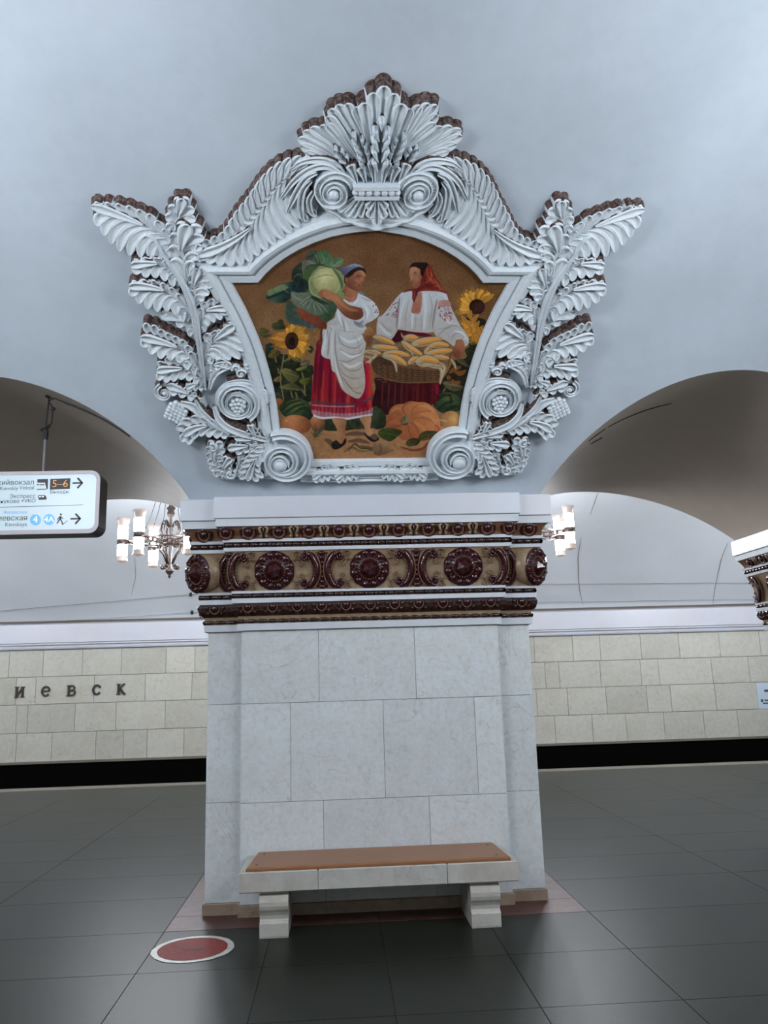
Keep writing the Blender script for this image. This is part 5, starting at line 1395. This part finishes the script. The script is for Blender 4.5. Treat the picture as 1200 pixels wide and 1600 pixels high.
# blouse & apron
W1, W2, SH = (206, 212, 216), (178, 172, 166), (132, 120, 116)
poly('2', [(250, 820), (230, 960), (120, 1040), (90, 1200), (760, 1200), (700, 1080), (820, 1010), (915, 930), (915, 850), (860, 740), (760, 660), (640, 600), (600, 580), (500, 640), (400, 660), (330, 700)], W1, ((600, 700), (300, 1180), (186, 180, 176)), nz=7)
poly('5', [(300, 0), (260, 180), (245, 330), (300, 380), (350, 400), (370, 520), (415, 560), (450, 660), (500, 760), (580, 820), (670, 860), (720, 830), (760, 740), (765, 600), (745, 430), (760, 300), (770, 180), (720, 80), (700, 0)], (196, 196, 196), ((350, 200), (600, 800), (184, 170, 156)), nz=6)
for P, w, c, a in [([(440, 60), (480, 200), (640, 260), (740, 200)], 16, SH, .6), ([(450, 260), (560, 330), (680, 330), (750, 250)], 18, SH, .6), ([(440, 400), (560, 420), (680, 360), (750, 330)], 16, SH, .6), ([(460, 110), (560, 180), (680, 160), (720, 120)], 36, (220, 228, 232), .8),
                   ([(470, 290), (600, 360), (720, 330)], 34, (224, 230, 232), .8), ([(470, 440), (560, 520), (680, 520), (740, 460)], 16, SH, .6), ([(500, 440), (600, 480), (730, 420)], 30, (222, 226, 226), .8), ([(470, 470), (500, 560), (620, 620), (750, 600)], 14, SH, .6),
                   ([(490, 600), (560, 700), (650, 740), (740, 700)], 14, (150, 134, 118), .6), ([(300, 60), (285, 200), (260, 320)], 26, (214, 220, 222), .8), ([(340, 60), (330, 250), (320, 360)], 22, SH, .65), ([(380, 60), (370, 250), (380, 480)], 26, (214, 214, 212), .8), ([(415, 40), (410, 260), (450, 500), (520, 700)], 22, SH, .6),
                   ([(400, 330), (430, 520), (500, 720)], 24, (216, 218, 216), .8), ([(620, 100), (680, 180), (700, 300)], 12, SH, .4), ([(320, 20), (310, 140)], 12, SH, .6)]: stroke('5', P, w, c, a)
for i in range(26):
    t = i / 25; x, y = 500 + 210 * t, 600 + 190 * math.sin(t * 1.75); stroke('5', [(x, y), (x + 10, y + 12)], 12, (128, 96, 80), .6)
for P, w, c, a in [([(280, 830), (300, 950), (350, 1080)], 50, (224, 230, 234), .8), ([(330, 960), (370, 1080), (390, 1180)], 24, (140, 134, 132), .6), ([(390, 1000), (420, 1100), (440, 1180)], 34, (220, 224, 228), .7), ([(120, 1120), (170, 1130), (180, 1190)], 20, (140, 128, 124), .5),
                   ([(520, 1010), (600, 1080), (690, 1100)], 60, (132, 130, 140), .7), ([(540, 1040), (620, 1060), (680, 1010)], 50, (118, 118, 130), .7), ([(560, 1100), (640, 1150), (700, 1120)], 18, (206, 210, 214), .7), ([(260, 1140), (400, 1180), (560, 1190)], 12, (140, 130, 128), .5),
                   ([(600, 640), (560, 720), (520, 760)], 24, (226, 232, 236), .8), ([(640, 640), (720, 680), (800, 700)], 30, (150, 142, 138), .5), ([(620, 790), (700, 860), (710, 1000)], 20, (144, 132, 124), .6), ([(700, 780), (740, 870), (730, 980)], 36, (226, 232, 236), .8), ([(740, 760), (800, 840), (800, 960)], 14, (150, 140, 136), .6),
                   ([(790, 780), (850, 860), (880, 940)], 26, (220, 220, 222), .8), ([(800, 800), (900, 900)], 8, (150, 110, 100), .4)]: stroke('2', P, w, c, a)
for x, y in ((830, 780), (880, 850), (860, 880), (870, 760), (900, 880)): ell('2', x, y, 11, 14, 0, (150, 84, 80))
# ---- cabbage
CUR[0] = 7
cg = (70, 88, 70)
poly('1', [(360, 690), (400, 680), (480, 760), (540, 840), (620, 900), (720, 980), (640, 1000), (560, 970), (480, 965), (390, 930), (345, 860), (350, 760)], (62, 84, 66), ((360, 760), (640, 980), (70, 82, 84)), nz=12)
CUR[0] = 6
poly('1', [(480, 800), (500, 745), (570, 770), (700, 830), (800, 890), (830, 950), (820, 1010), (740, 985), (640, 945), (520, 870)], (136, 70, 46), ((500, 780), (800, 1000), (104, 52, 36)), nz=8)
CUR[0] = 7
poly('1', [(115, 640), (130, 580), (220, 520), (320, 470), (440, 450), (540, 480), (560, 560), (440, 600), (400, 650), (320, 700), (200, 690)], (66, 88, 64), ((200, 560), (420, 650), (30, 48, 52)), nz=12)
poly('1', [(150, 600), (240, 590), (320, 550), (420, 590), (380, 620), (300, 600), (200, 640), (125, 650)], (30, 50, 54), nz=8)
poly('1', [(130, 570), (220, 520), (320, 480), (380, 520), (300, 560), (220, 590), (150, 620)], (112, 130, 88), nz=12, a=.85)
poly('1', [(420, 430), (430, 320), (500, 240), (570, 200), (600, 120), (660, 85), (740, 95), (800, 85), (860, 110), (900, 170), (1000, 165), (1030, 200), (1000, 260), (960, 300), (860, 290), (740, 300), (620, 400), (560, 560), (480, 470)], cg, ((800, 120), (480, 450), (40, 48, 40)), nz=14)
poly('1', [(720, 110), (800, 85), (860, 110), (900, 170), (1000, 165), (1030, 200), (1000, 260), (920, 290), (860, 280), (760, 230)], (74, 108, 74), ((760, 110), (960, 280), (96, 124, 88)), nz=12)
poly('1', [(560, 200), (660, 200), (720, 240), (700, 290), (600, 330), (560, 330), (540, 260)], (120, 122, 104), nz=12, a=.6)
for P in ([(770, 130), (800, 200), (740, 260)], [(900, 190), (880, 250), (960, 270)], [(1020, 200), (960, 230), (900, 280)], [(540, 260), (550, 330), (560, 400)], [(440, 400), (500, 360), (540, 380)], [(600, 200), (640, 230), (700, 240)], [(320, 490), (340, 550), (390, 590)], [(670, 100), (720, 180), (730, 250)]): stroke('1', P, 10, (156, 168, 138), .6)
for P in ([(560, 340), (620, 270), (740, 250)], [(700, 240), (790, 260), (860, 300)], [(480, 380), (520, 440), (560, 540)], [(590, 160), (650, 150), (700, 110)], [(450, 340), (520, 330)]): stroke('1', P, 22, (34, 42, 36), .6)
poly('1', [(560, 340), (640, 280), (720, 260), (760, 300), (720, 380), (640, 420), (640, 560), (560, 540)], (72, 92, 54), nz=12)
ell('1', 555, 500, 60, 80, 0, (28, 40, 40), a=.8)
poly('1', [(410, 570), (500, 580), (640, 580), (740, 620), (860, 680), (930, 700), (900, 860), (830, 920), (760, 860), (650, 830), (560, 780), (480, 740), (430, 690)], (112, 120, 102), ((440, 640), (900, 860), (62, 84, 64)), nz=12)
poly('1', [(640, 620), (760, 640), (880, 700), (830, 720), (720, 690)], (40, 52, 44), nz=8, a=.85)
poly('1', [(850, 690), (940, 700), (940, 800), (830, 920), (740, 860), (800, 830), (860, 800)], (58, 82, 60), nz=10)
for P in ([(500, 720), (600, 640), (640, 620)], [(600, 780), (640, 700), (650, 650)], [(700, 810), (680, 730), (660, 660)], [(780, 820), (730, 740), (680, 670)], [(540, 740), (590, 690), (640, 650)], [(850, 820), (780, 740), (700, 680)], [(430, 600), (500, 660), (560, 670)]): stroke('1', P, 12, (176, 176, 158), .6)
# head of the cabbage
poly('1', [(625, 410), (740, 270), (860, 290), (980, 330), (1030, 400), (1035, 520), (960, 590), (860, 620), (740, 640), (650, 590), (620, 500)], (132, 142, 96), nz=10)
ell('1', 835, 440, 172, 152, 0.1, (194, 190, 134), (126, 136, 86), (212, 208, 152), (-.1, -.25), nz=8)
stroke('1', [(690, 420), (760, 385), (850, 375), (930, 400)], 16, (150, 148, 100), .8)
stroke('1', [(690, 440), (770, 402), (850, 392), (930, 420)], 10, (222, 218, 168), .7)
stroke('1', [(740, 270), (720, 360), (640, 410), (625, 500), (650, 580), (740, 640), (860, 700)], 14, (166, 172, 130), .9)
stroke('1', [(900, 300), (960, 370), (1000, 460), (1010, 540)], 34, (70, 92, 62), .85); stroke('1', [(900, 290), (1000, 350), (1035, 430), (1035, 530)], 14, (160, 164, 120), .8)
stroke('1', [(980, 470), (960, 540), (920, 590)], 8, (216, 214, 170), .7)
poly('1', [(960, 590), (1010, 570), (1050, 630), (1020, 660)], (120, 146, 96))
# ---- head of the left person
CUR[0] = 6
SK, SKD, SKL = (178, 122, 88), (116, 66, 50), (206, 150, 112)
poly('2', [(370, 480), (400, 560), (380, 640), (450, 720), (540, 700), (590, 600), (560, 540), (470, 500)], (156, 98, 70), ((400, 600), (580, 600), SK))
poly('2', [(380, 330), (430, 260), (560, 190), (660, 180), (715, 240), (715, 300), (690, 380), (672, 410), (655, 430), (650, 480), (620, 530), (570, 550), (500, 520), (430, 480), (390, 420)], SK, ((690, 300), (400, 440), SKD), nz=4)
poly('2', [(380, 330), (400, 290), (480, 210), (600, 165), (690, 190), (718, 250), (715, 290), (690, 250), (640, 225), (580, 235), (540, 260), (500, 300), (440, 340), (400, 350), (395, 420), (380, 420)], (44, 28, 26), nz=6)
poly('2', [(310, 220), (380, 170), (480, 130), (560, 122), (640, 145), (680, 185), (600, 170), (520, 200), (450, 250), (400, 300), (380, 320)], (128, 138, 160), ((560, 130), (380, 300), (84, 84, 108)), nz=5)
stroke('2', [(420, 180), (520, 140), (620, 145)], 14, (164, 176, 194), .7); stroke('2', [(380, 270), (450, 200), (560, 160)], 8, (78, 78, 100), .6)
ell('2', 410, 370, 18, 34, 0, (160, 98, 72))
stroke('2', [(560, 325), (600, 318), (650, 325)], 13, (58, 30, 26), .95); stroke('2', [(680, 355), (705, 345)], 10, (58, 30, 26), .95)
stroke('2', [(575, 300), (620, 292), (655, 310)], 9, (66, 38, 30), .8); stroke('2', [(680, 330), (708, 322)], 7, (66, 38, 30), .8)
stroke('2', [(665, 330), (672, 380), (668, 410), (640, 425), (615, 425)], 9, (108, 58, 44), .8)
stroke('2', [(650, 340), (655, 390)], 12, SKL, .7); stroke('2', [(600, 230), (660, 250), (690, 300)], 26, SKL, .45); stroke('2', [(540, 380), (590, 390), (610, 420)], 34, (196, 132, 100), .5)
stroke('2', [(590, 470), (620, 462), (640, 468)], 13, (124, 44, 44), .95); stroke('2', [(595, 488), (620, 486), (636, 480)], 11, (160, 76, 66), .9)
stroke('2', [(540, 440), (570, 455), (590, 480)], 8, (200, 150, 120), .6); stroke('2', [(560, 545), (600, 540), (630, 515)], 10, SKD, .5)
stroke('2', [(430, 440), (470, 480), (540, 530)], 26, (92, 50, 40), .45)
poly('2', [(590, 560), (640, 550), (700, 600), (690, 610), (620, 590)], (116, 120, 138))
for i in range(15):
    a = 2.75 - i * .17; ell('2', 480 + 105 * math.cos(a), 610 + 105 * math.sin(a) * .95 - 0, 10, 10, 0, (176, 78, 74) if i % 2 else (206, 148, 142)); ell('2', 480 + 80 * math.cos(a), 600 + 68 * math.sin(a), 8, 8, 0, (206, 160, 152) if i % 2 else (186, 96, 90))
# near arm with hand on the cabbage
poly('2', [(0, 560), (40, 520), (130, 530), (220, 570), (280, 610), (360, 690), (450, 760), (560, 790), (650, 820), (680, 900), (660, 960), (580, 1000), (480, 985), (380, 930), (300, 840), (230, 740), (180, 690), (110, 670), (40, 620)], (180, 122, 84), ((300, 640), (480, 980), (112, 64, 46)), nz=5)
stroke('2', [(240, 640), (330, 740), (460, 830), (600, 860)], 50, (200, 144, 104), .45); stroke('2', [(230, 740), (300, 840), (400, 930), (500, 985)], 12, (80, 42, 32), .7)
for P in ([(0, 545), (30, 540), (60, 560)], [(-40, 570), (10, 570), (50, 590)], [(-30, 600), (10, 600), (60, 620)], [(0, 625), (40, 630), (80, 640)]): stroke('2', P, 26, (168, 100, 76), .95, own=True); stroke('2', [(p[0], p[1] + 15) for p in P], 5, (92, 46, 36), .8)
# ---- right person
CUR[0] = 15
poly('4', [(185, 590), (160, 700), (130, 870), (200, 900), (270, 950), (700, 850), (755, 760), (750, 640), (600, 600)], (76, 16, 24), ((700, 700), (200, 800), (44, 14, 18)), nz=8)
for x in (230, 290, 350, 410, 460, 520, 560, 610, 660, 700, 735): stroke('4', [(x, 640), (x - 6, 740), (x - 12, 880)], 20, [(40, 10, 14), (104, 22, 34), (120, 48, 38)][int(x / 10) % 3], .6)
stroke('4', [(735, 650), (740, 760)], 34, (140, 20, 56), .8)
poly('4', [(320, 250), (350, 160), (500, 170), (700, 210), (700, 260), (400, 300)], (62, 12, 24)); stroke('4', [(400, 180), (550, 190), (700, 215)], 40, (98, 10, 28), .9)
poly('3', [(310, 420), (240, 470), (160, 570), (60, 690), (0, 740), (0, 960), (150, 980), (230, 880), (240, 860), (420, 890), (600, 900), (650, 890), (700, 950), (800, 990), (900, 1060), (920, 990), (1000, 985), (1020, 1060), (1070, 1020), (1060, 940), (980, 830), (930, 740), (870, 620), (830, 510), (790, 430), (650, 410), (500, 410)], (200, 204, 208), ((500, 450), (500, 900), (184, 178, 174)), nz=6)
for P, w, c, a in [([(480, 450), (420, 600), (400, 860)], 30, (222, 226, 230), .7), ([(550, 430), (560, 650), (540, 880)], 40, (222, 226, 230), .6), ([(600, 430), (640, 600), (600, 860)], 16, (154, 142, 136), .6), ([(330, 470), (280, 640), (250, 840)], 28, (216, 218, 220), .7), ([(370, 500), (330, 700), (330, 870)], 14, (156, 146, 140), .6),
                   ([(450, 700), (440, 880)], 12, (156, 146, 140), .6), ([(510, 700), (520, 890)], 12, (156, 146, 140), .5), ([(260, 480), (240, 620), (220, 860)], 24, (120, 108, 108), .75), ([(700, 500), (670, 640), (640, 860)], 24, (126, 112, 110), .7), ([(20, 760), (120, 860), (180, 880)], 20, (150, 140, 136), .6), ([(10, 800), (100, 900), (160, 930)], 30, (216, 222, 226), .7),
                   ([(690, 960), (760, 880), (880, 820), (960, 830)], 18, (146, 136, 132), .6), ([(760, 700), (840, 780), (930, 790)], 30, (214, 216, 218), .7), ([(700, 860), (800, 840), (900, 780)], 14, (146, 136, 132), .5), ([(840, 930), (920, 880), (1000, 900)], 44, (190, 186, 196), .7), ([(900, 880), (990, 900), (1040, 960)], 24, (226, 228, 232), .8), ([(860, 980), (900, 920), (960, 900)], 10, (130, 116, 120), .6),
                   ([(1000, 990), (1040, 960), (1055, 1010)], 20, (220, 222, 228), .8), ([(760, 440), (820, 520), (860, 640)], 20, (224, 226, 228), .5)]: stroke('3', P, w, c, a)
# embroidery
poly('3', [(415, 560), (430, 520), (470, 440), (520, 440), (500, 660), (395, 660)], (176, 118, 98), nz=8)
for y in range(540, 655, 14): stroke('3', [(405, y), (498, y)], 5, (140, 60, 56), .6, taper=False)
poly('3', [(725, 530), (830, 520), (850, 580), (720, 590)], (190, 140, 130), nz=10)
for i in range(70):
    x, y = rng.uniform(690, 870), rng.uniform(590, 770)
    if x > 690 + (y - 590) * .35 and x < 850 + (y - 590) * .25: ell('3', x, y, rng.uniform(5, 11), rng.uniform(5, 11), 0, [(150, 66, 66), (170, 100, 92), (110, 70, 84)][i % 3], a=.85)
for i in range(40):
    x, y = rng.uniform(90, 240), rng.uniform(520, 720)
    if x > 300 - (y - 400) * .75: ell('3', x, y, rng.uniform(5, 12), rng.uniform(5, 12), 0, [(160, 60, 66), (150, 110, 116), (110, 80, 96)][i % 3], a=.8)
for y in (522, 588): stroke('3', [(720, y + 8), (850, y - 4)], 5, (130, 56, 56), .7, taper=False)
# hands
poly('4', [(45, 210), (60, 160), (100, 125), (140, 150), (160, 210), (150, 260), (110, 280), (60, 260)], (172, 124, 82), ((80, 140), (130, 270), (112, 68, 50)))
for P in ([(60, 200), (75, 240), (90, 260)], [(85, 195), (100, 235), (112, 262)], [(110, 200), (122, 235), (135, 255)]): stroke('4', P, 6, (96, 52, 40), .8)
poly('4', [(900, 300), (940, 250), (985, 260), (995, 320), (960, 400), (920, 420), (885, 390), (895, 340)], (168, 108, 78), ((960, 270), (900, 400), (120, 66, 48)))
for P in ([(895, 350), (915, 390)], [(920, 340), (935, 395)], [(945, 340), (950, 390)]): stroke('4', P, 7, (88, 44, 36), .8)
# head with scarf
poly('3', [(300, 430), (340, 400), (400, 385), (470, 370), (500, 300), (560, 150), (590, 95), (640, 140), (665, 220), (720, 300), (760, 380), (810, 420), (800, 440), (700, 415), (500, 415), (460, 470), (430, 540), (405, 500), (400, 410)], (132, 46, 34), ((640, 150), (420, 440), (96, 26, 30)), nz=8)
for P, w, c in [([(580, 130), (600, 250), (680, 330), (780, 410)], 34, (170, 82, 50)), ([(540, 220), (560, 320), (640, 360)], 22, (86, 24, 30)), ([(620, 150), (630, 260), (560, 320)], 14, (186, 110, 62)), ([(520, 370), (620, 345), (700, 330)], 16, (82, 22, 28)), ([(440, 400), (430, 470), (425, 520)], 18, (160, 62, 48)), ([(480, 390), (450, 460)], 12, (74, 18, 24)), ([(310, 425), (380, 405), (440, 400)], 14, (164, 66, 44)), ([(500, 400), (620, 395), (760, 410)], 14, (160, 74, 46)), ([(650, 260), (700, 320), (740, 390)], 12, (190, 106, 62))]: stroke('3', P, w, c, .7)
for i in range(40):
    x, y = rng.uniform(560, 760), rng.uniform(160, 400)
    if x < 560 + (y - 60) * .62: ell('3', x, y, 5, 5, 0, [(196, 130, 76), (84, 22, 26)][i % 2], a=.7)
poly('3', [(385, 140), (430, 125), (500, 150), (515, 220), (505, 300), (490, 360), (440, 375), (410, 350), (405, 310), (380, 290), (385, 265), (370, 235), (375, 180)], (184, 128, 94), ((400, 200), (510, 300), (140, 84, 60)), nz=4)
poly('3', [(375, 150), (385, 110), (420, 80), (500, 72), (570, 78), (592, 98), (560, 160), (540, 220), (520, 240), (500, 200), (500, 160), (450, 130), (400, 130)], (34, 22, 20))
stroke('3', [(415, 195), (440, 190), (462, 198)], 9, (50, 26, 22), .9); stroke('3', [(378, 212), (390, 208)], 8, (50, 26, 22), .9); stroke('3', [(415, 215), (440, 212), (455, 220)], 8, (66, 34, 28), .9); stroke('3', [(375, 235), (388, 230)], 7, (56, 30, 26), .9)
stroke('3', [(388, 285), (400, 292), (412, 288)], 8, (108, 58, 44), .8); stroke('3', [(398, 318), (418, 316), (430, 308)], 8, (130, 56, 50), .9); stroke('3', [(400, 240), (396, 275)], 10, (208, 154, 120), .7); stroke('3', [(430, 150), (470, 160)], 20, (206, 152, 118), .5); stroke('3', [(440, 250), (470, 270), (450, 300)], 22, (196, 132, 104), .5)
# ---- basket and corn
CUR[0] = 8
poly('4', [(125, 460), (160, 400), (260, 385), (500, 480), (750, 510), (800, 520), (780, 560), (740, 640), (620, 650), (460, 650), (300, 620), (190, 585), (140, 530)], (72, 48, 34), nz=8)
for r_ in range(9):
    y0 = 470 + r_ * 19
    for k in range(34):
        x = 135 + k * 19 + (r_ % 2) * 9; y = y0 + 60 * math.sin((x - 120) / 640 * 1.5) - (12 if x < 200 else 0)
        if y < 640 and x < 750: stroke('4', [(x, y), (x + 9, y + 4), (x + 18, y + 1)], 9, [(120, 84, 56), (92, 60, 42), (140, 100, 66)][(k * 7 + r_ * 3) % 3], .8)
stroke('4', [(180, 585), (300, 622), (460, 648), (740, 640)], 12, (128, 92, 62), .8, taper=False)
stroke('4', [(360, 480), (480, 500), (620, 515), (730, 520)], 18, (136, 98, 66), .7, taper=False)
for P in ([(80, 210), (95, 260), (110, 320)], [(110, 210), (90, 260), (85, 320)], [(880, 340), (850, 420), (800, 520)], [(900, 330), (860, 400), (840, 500)], [(870, 350), (830, 440), (800, 580)]): stroke('4', P, 16, (104, 72, 48), .95, own=True)
CUR[0] = 9
poly('4', [(130, 280), (150, 200), (240, 230), (340, 270), (420, 250), (430, 200), (560, 210), (700, 230), (830, 260), (870, 330), (850, 400), (800, 520), (600, 490), (480, 490), (350, 450), (240, 400), (150, 400)], (120, 92, 64), nz=14)
def corn(P, w, c=(206, 142, 70), husk=(188, 162, 124)):
    stroke('4', P, w * 1.35, tuple(v * .5 for v in husk), .9, own=True); stroke('4', P, w * 1.15, husk, 1, own=True)
    Q = [tuple(p) for p in smooth_open([np.array(p, float) for p in P], 4)]; m_ = len(Q)
    stroke('4', [(x, y + w * .05) for x, y in Q[m_ // 4:]], w * .72, c, 1)
    stroke('4', [(x, y - w * .12) for x, y in Q[m_ // 4:]], w * .2, tuple(min(255, v * 1.2) for v in c), .8)
    stroke('4', [(x, y + w * .35) for x, y in Q], w * .14, tuple(v * .55 for v in husk), .7)
    stroke('4', [(x, y - w * .38) for x, y in Q], w * .14, tuple(min(255, v * 1.15) for v in husk), .7)
for P, w in [([(140, 215), (230, 240), (340, 285)], 46), ([(430, 235), (490, 225), (560, 235)], 56), ([(500, 290), (620, 265), (780, 240)], 70), ([(130, 310), (240, 320), (370, 330)], 52), ([(410, 260), (480, 320), (600, 390)], 54), ([(620, 370), (660, 330), (690, 300)], 44),
             ([(660, 310), (750, 290), (850, 300)], 50), ([(620, 390), (740, 360), (880, 345)], 54), ([(60, 360), (140, 360), (210, 375)], 40), ([(230, 380), (350, 370), (480, 395)], 50), ([(230, 400), (350, 420), (450, 480)], 56), ([(470, 470), (520, 430), (600, 420)], 48), ([(700, 400), (780, 410), (850, 420)], 40), ([(540, 450), (640, 430), (750, 450)], 70)]: corn(P, w)
for P, w in [([(220, 400), (300, 420), (345, 470), (360, 550)], 34), ([(600, 480), (700, 490), (780, 520), (770, 660)], 44), ([(750, 450), (810, 500), (790, 580), (760, 660)], 30), ([(40, 380), (90, 350), (170, 380), (110, 440), (70, 460)], 30), ([(60, 400), (120, 420), (100, 470)], 26), ([(400, 180), (420, 220), (470, 250)], 16), ([(480, 310), (500, 370), (525, 410)], 14), ([(540, 460), (600, 490), (700, 480)], 26), ([(870, 430), (900, 470), (915, 520)], 24)]:
    stroke('4', P, w, (178, 156, 124), .97, own=True); stroke('4', P, w * .3, (214, 196, 168), .7); stroke('4', [(p[0] + w * .3, p[1] + 4) for p in P], w * .16, (98, 76, 54), .8)
# ---- pumpkin and squash in front
CUR[0] = 5
poly('7', [(85, 520), (110, 440), (140, 350), (200, 300), (280, 290), (360, 262), (440, 270), (540, 278), (610, 330), (660, 400), (685, 480), (680, 590), (600, 620), (480, 650), (400, 680), (280, 690), (190, 620), (100, 570)], (196, 124, 76), ((560, 340), (200, 640), (150, 84, 54)), nz=6)
for P, w, c, a in [([(330, 440), (280, 360), (300, 300), (380, 270)], 20, (128, 72, 50), .7), ([(370, 430), (400, 330), (520, 290)], 16, (146, 84, 56), .6), ([(350, 430), (470, 380), (600, 370), (660, 420)], 16, (150, 86, 56), .6), ([(350, 460), (500, 440), (620, 500), (640, 600)], 18, (146, 82, 54), .6), ([(340, 480), (420, 540), (460, 650)], 18, (140, 76, 50), .7),
                   ([(330, 500), (350, 600), (390, 680)], 16, (128, 70, 46), .7), ([(270, 430), (180, 380), (150, 420), (120, 520)], 18, (132, 78, 52), .6), ([(180, 330), (240, 380), (280, 430)], 16, (150, 90, 58), .6), ([(440, 310), (560, 320), (630, 400)], 36, (218, 150, 96), .55), ([(460, 400), (580, 420), (640, 520)], 46, (214, 142, 90), .5), ([(400, 480), (500, 560), (540, 620)], 46, (206, 138, 84), .5), ([(160, 380), (200, 340), (260, 350)], 30, (206, 140, 86), .5), ([(120, 500), (200, 480), (240, 520)], 36, (184, 104, 66), .6), ([(640, 520), (675, 560), (660, 600)], 24, (164, 54, 46), .7)]: stroke('7', P, w, c, a)
ell('7', 300, 480, 44, 46, 0, (104, 78, 58), (60, 40, 34), a=.9); poly('7', [(275, 470), (295, 415), (330, 440), (345, 490), (310, 505), (270, 505)], (118, 112, 74), nz=10); stroke('7', [(295, 420), (300, 470)], 12, (44, 48, 34), .9)
stroke('7', [(110, 560), (200, 540), (280, 520)], 24, (124, 64, 50), .6)
CUR[0] = 2
lf('7', [(5, 600), (60, 560), (170, 560), (270, 590), (230, 640), (150, 700), (90, 690), (20, 650)], (68, 80, 34)); lf('7', [(450, 650), (520, 590), (640, 590), (660, 610), (580, 680), (480, 690)], (74, 72, 36)); lf('7', [(310, 720), (370, 670), (470, 680), (440, 740), (350, 760)], (70, 66, 34))
lf('4', [(140, 880), (200, 890), (250, 950), (250, 1060), (140, 1070)], (62, 72, 46), False)
stroke('7', [(180, 680), (200, 760), (280, 790), (370, 760), (430, 700)], 9, (120, 100, 60), .9); stroke('7', [(240, 760), (380, 800), (500, 780), (560, 700)], 30, (108, 40, 36), .7); stroke('7', [(470, 700), (540, 680), (570, 640)], 24, (150, 60, 46), .6)
stroke('7', [(330, 860), (460, 830), (540, 820)], 40, (160, 112, 76), .7)
for i in range(30):
    x, y = rng.uniform(590, 780), rng.uniform(1180, 1330); stroke('6', [(640, 1350), (x, y)], 7, (60, 66, 44), .6)
poly('7', [(-60, 770), (-10, 700), (60, 700), (120, 740), (190, 800), (120, 830), (40, 858), (-30, 850)], (160, 124, 88), ((60, 710), (20, 850), (112, 82, 60)), nz=8); stroke('7', [(20, 720), (40, 790), (20, 850)], 12, (84, 60, 46), .8)
stroke('5', [(510, 1500), (600, 1440), (700, 1480), (860, 1480)], 30, (96, 84, 48), .9); stroke('5', [(560, 1490), (640, 1400), (720, 1450), (850, 1450)], 20, (60, 56, 36), .9); stroke('5', [(620, 1470), (760, 1480), (880, 1500)], 10, (150, 132, 84), .8)
# overall painterly grain
IMG += (vnoise(2) * 4)[..., None] + np.sin(xx * .9)[..., None] * 1.2
IMG = np.clip(IMG, 4, 250)
# ---- carry the colours over to a fine grid of tesserae on the vault
q = 2
HH, WW = PH // q, PW // q
Cc = IMG[:HH * q, :WW * q].reshape(HH, q, WW, q, 3).mean((1, 3)); Ic = IDM[:HH * q:q, :WW * q:q]
gx = PX0 + (np.arange(WW) + .5) * q / PS; gy = PY0 + (np.arange(HH) + .5) * q / PS
GX, GY = np.meshgrid(gx, gy)
dirs = FV[None, None] + RV[None, None] * ((GX - 600) / FPX)[..., None] - UV[None, None] * ((GY - 800) / FPX)[..., None]
RQ = RVAULT - .022
a_ = dirs[..., 1] ** 2 + dirs[..., 2] ** 2; b_ = 2 * (dirs[..., 1] * (CAM[1] - YC) + dirs[..., 2] * (CAM[2] - ZC)); c_ = (CAM[1] - YC) ** 2 + (CAM[2] - ZC) ** 2 - RQ ** 2
t_ = (-b_ + np.sqrt(b_ * b_ - 4 * a_ * c_)) / 2 / a_
PT = CAM[None, None] + dirs * t_[..., None]
ax = PT[..., 0]; as_ = (np.arctan2(PT[..., 2] - ZC, PT[..., 1] - YC) - A0) * RVAULT
R2 = offs(ring, sg * .03)
inm = np.zeros(ax.shape, bool)
for i in range(len(R2)):
    x1_, y1_ = R2[i - 1]; x2_, y2_ = R2[i]
    if y1_ == y2_: continue
    inm ^= ((y1_ > as_) != (y2_ > as_)) & (ax < (x2_ - x1_) * (as_ - y1_) / (y2_ - y1_) + x1_)
fm = inm[:-1, :-1] & inm[1:, 1:] & inm[1:, :-1] & inm[:-1, 1:]
Lc = Cc * PGAIN / 255.0; Lc = np.where(Lc <= .04045, Lc / 12.92, ((Lc + .055) / 1.055) ** 2.4)
mm = bpy.data.materials.new('mosaic_tesserae'); mm.use_nodes = True
b = mm.node_tree.nodes['Principled BSDF']; b.inputs['Roughness'].default_value = .45; b.inputs['Specular IOR Level'].default_value = .25
vc = mm.node_tree.nodes.new('ShaderNodeVertexColor'); vc.layer_name = 'Col'; mm.node_tree.links.new(vc.outputs[0], b.inputs['Base Color'])
pic = FR
po = np.array(parent_org(FR))
idx = np.arange(HH * WW).reshape(HH, WW)
for k, nm in enumerate(IDN):
    sel = fm & (Ic[:-1, :-1] == k)
    if sel.sum() < 20: continue
    A = idx[:-1, :-1][sel]; B = idx[:-1, 1:][sel]; C_ = idx[1:, 1:][sel]; D = idx[1:, :-1][sel]
    F4 = np.stack([A, D, C_, B], 1); used, inv = np.unique(F4, return_inverse=True); F4 = inv.reshape(-1, 4)
    me = bpy.data.meshes.new(nm); me.vertices.add(len(used)); me.vertices.foreach_set('co', (PT.reshape(-1, 3)[used] - po).ravel())
    me.loops.add(F4.size); me.loops.foreach_set('vertex_index', F4.ravel().astype(np.int32))
    me.polygons.add(len(F4)); me.polygons.foreach_set('loop_start', np.arange(0, F4.size, 4, dtype=np.int32))
    me.update(calc_edges=True)
    ca = me.color_attributes.new('Col', 'FLOAT_COLOR', 'POINT'); cc = np.ones((len(used), 4)); cc[:, :3] = Lc.reshape(-1, 3)[used]; ca.data.foreach_set('color', cc.ravel())
    me.materials.append(mm); me.polygons.foreach_set('use_smooth', [True] * len(F4))
    o = bpy.data.objects.new(nm, me); COL.objects.link(o); o.parent = pic
    if k == 0: pic = o
    if k in IDL: o['label'] = IDL[k]
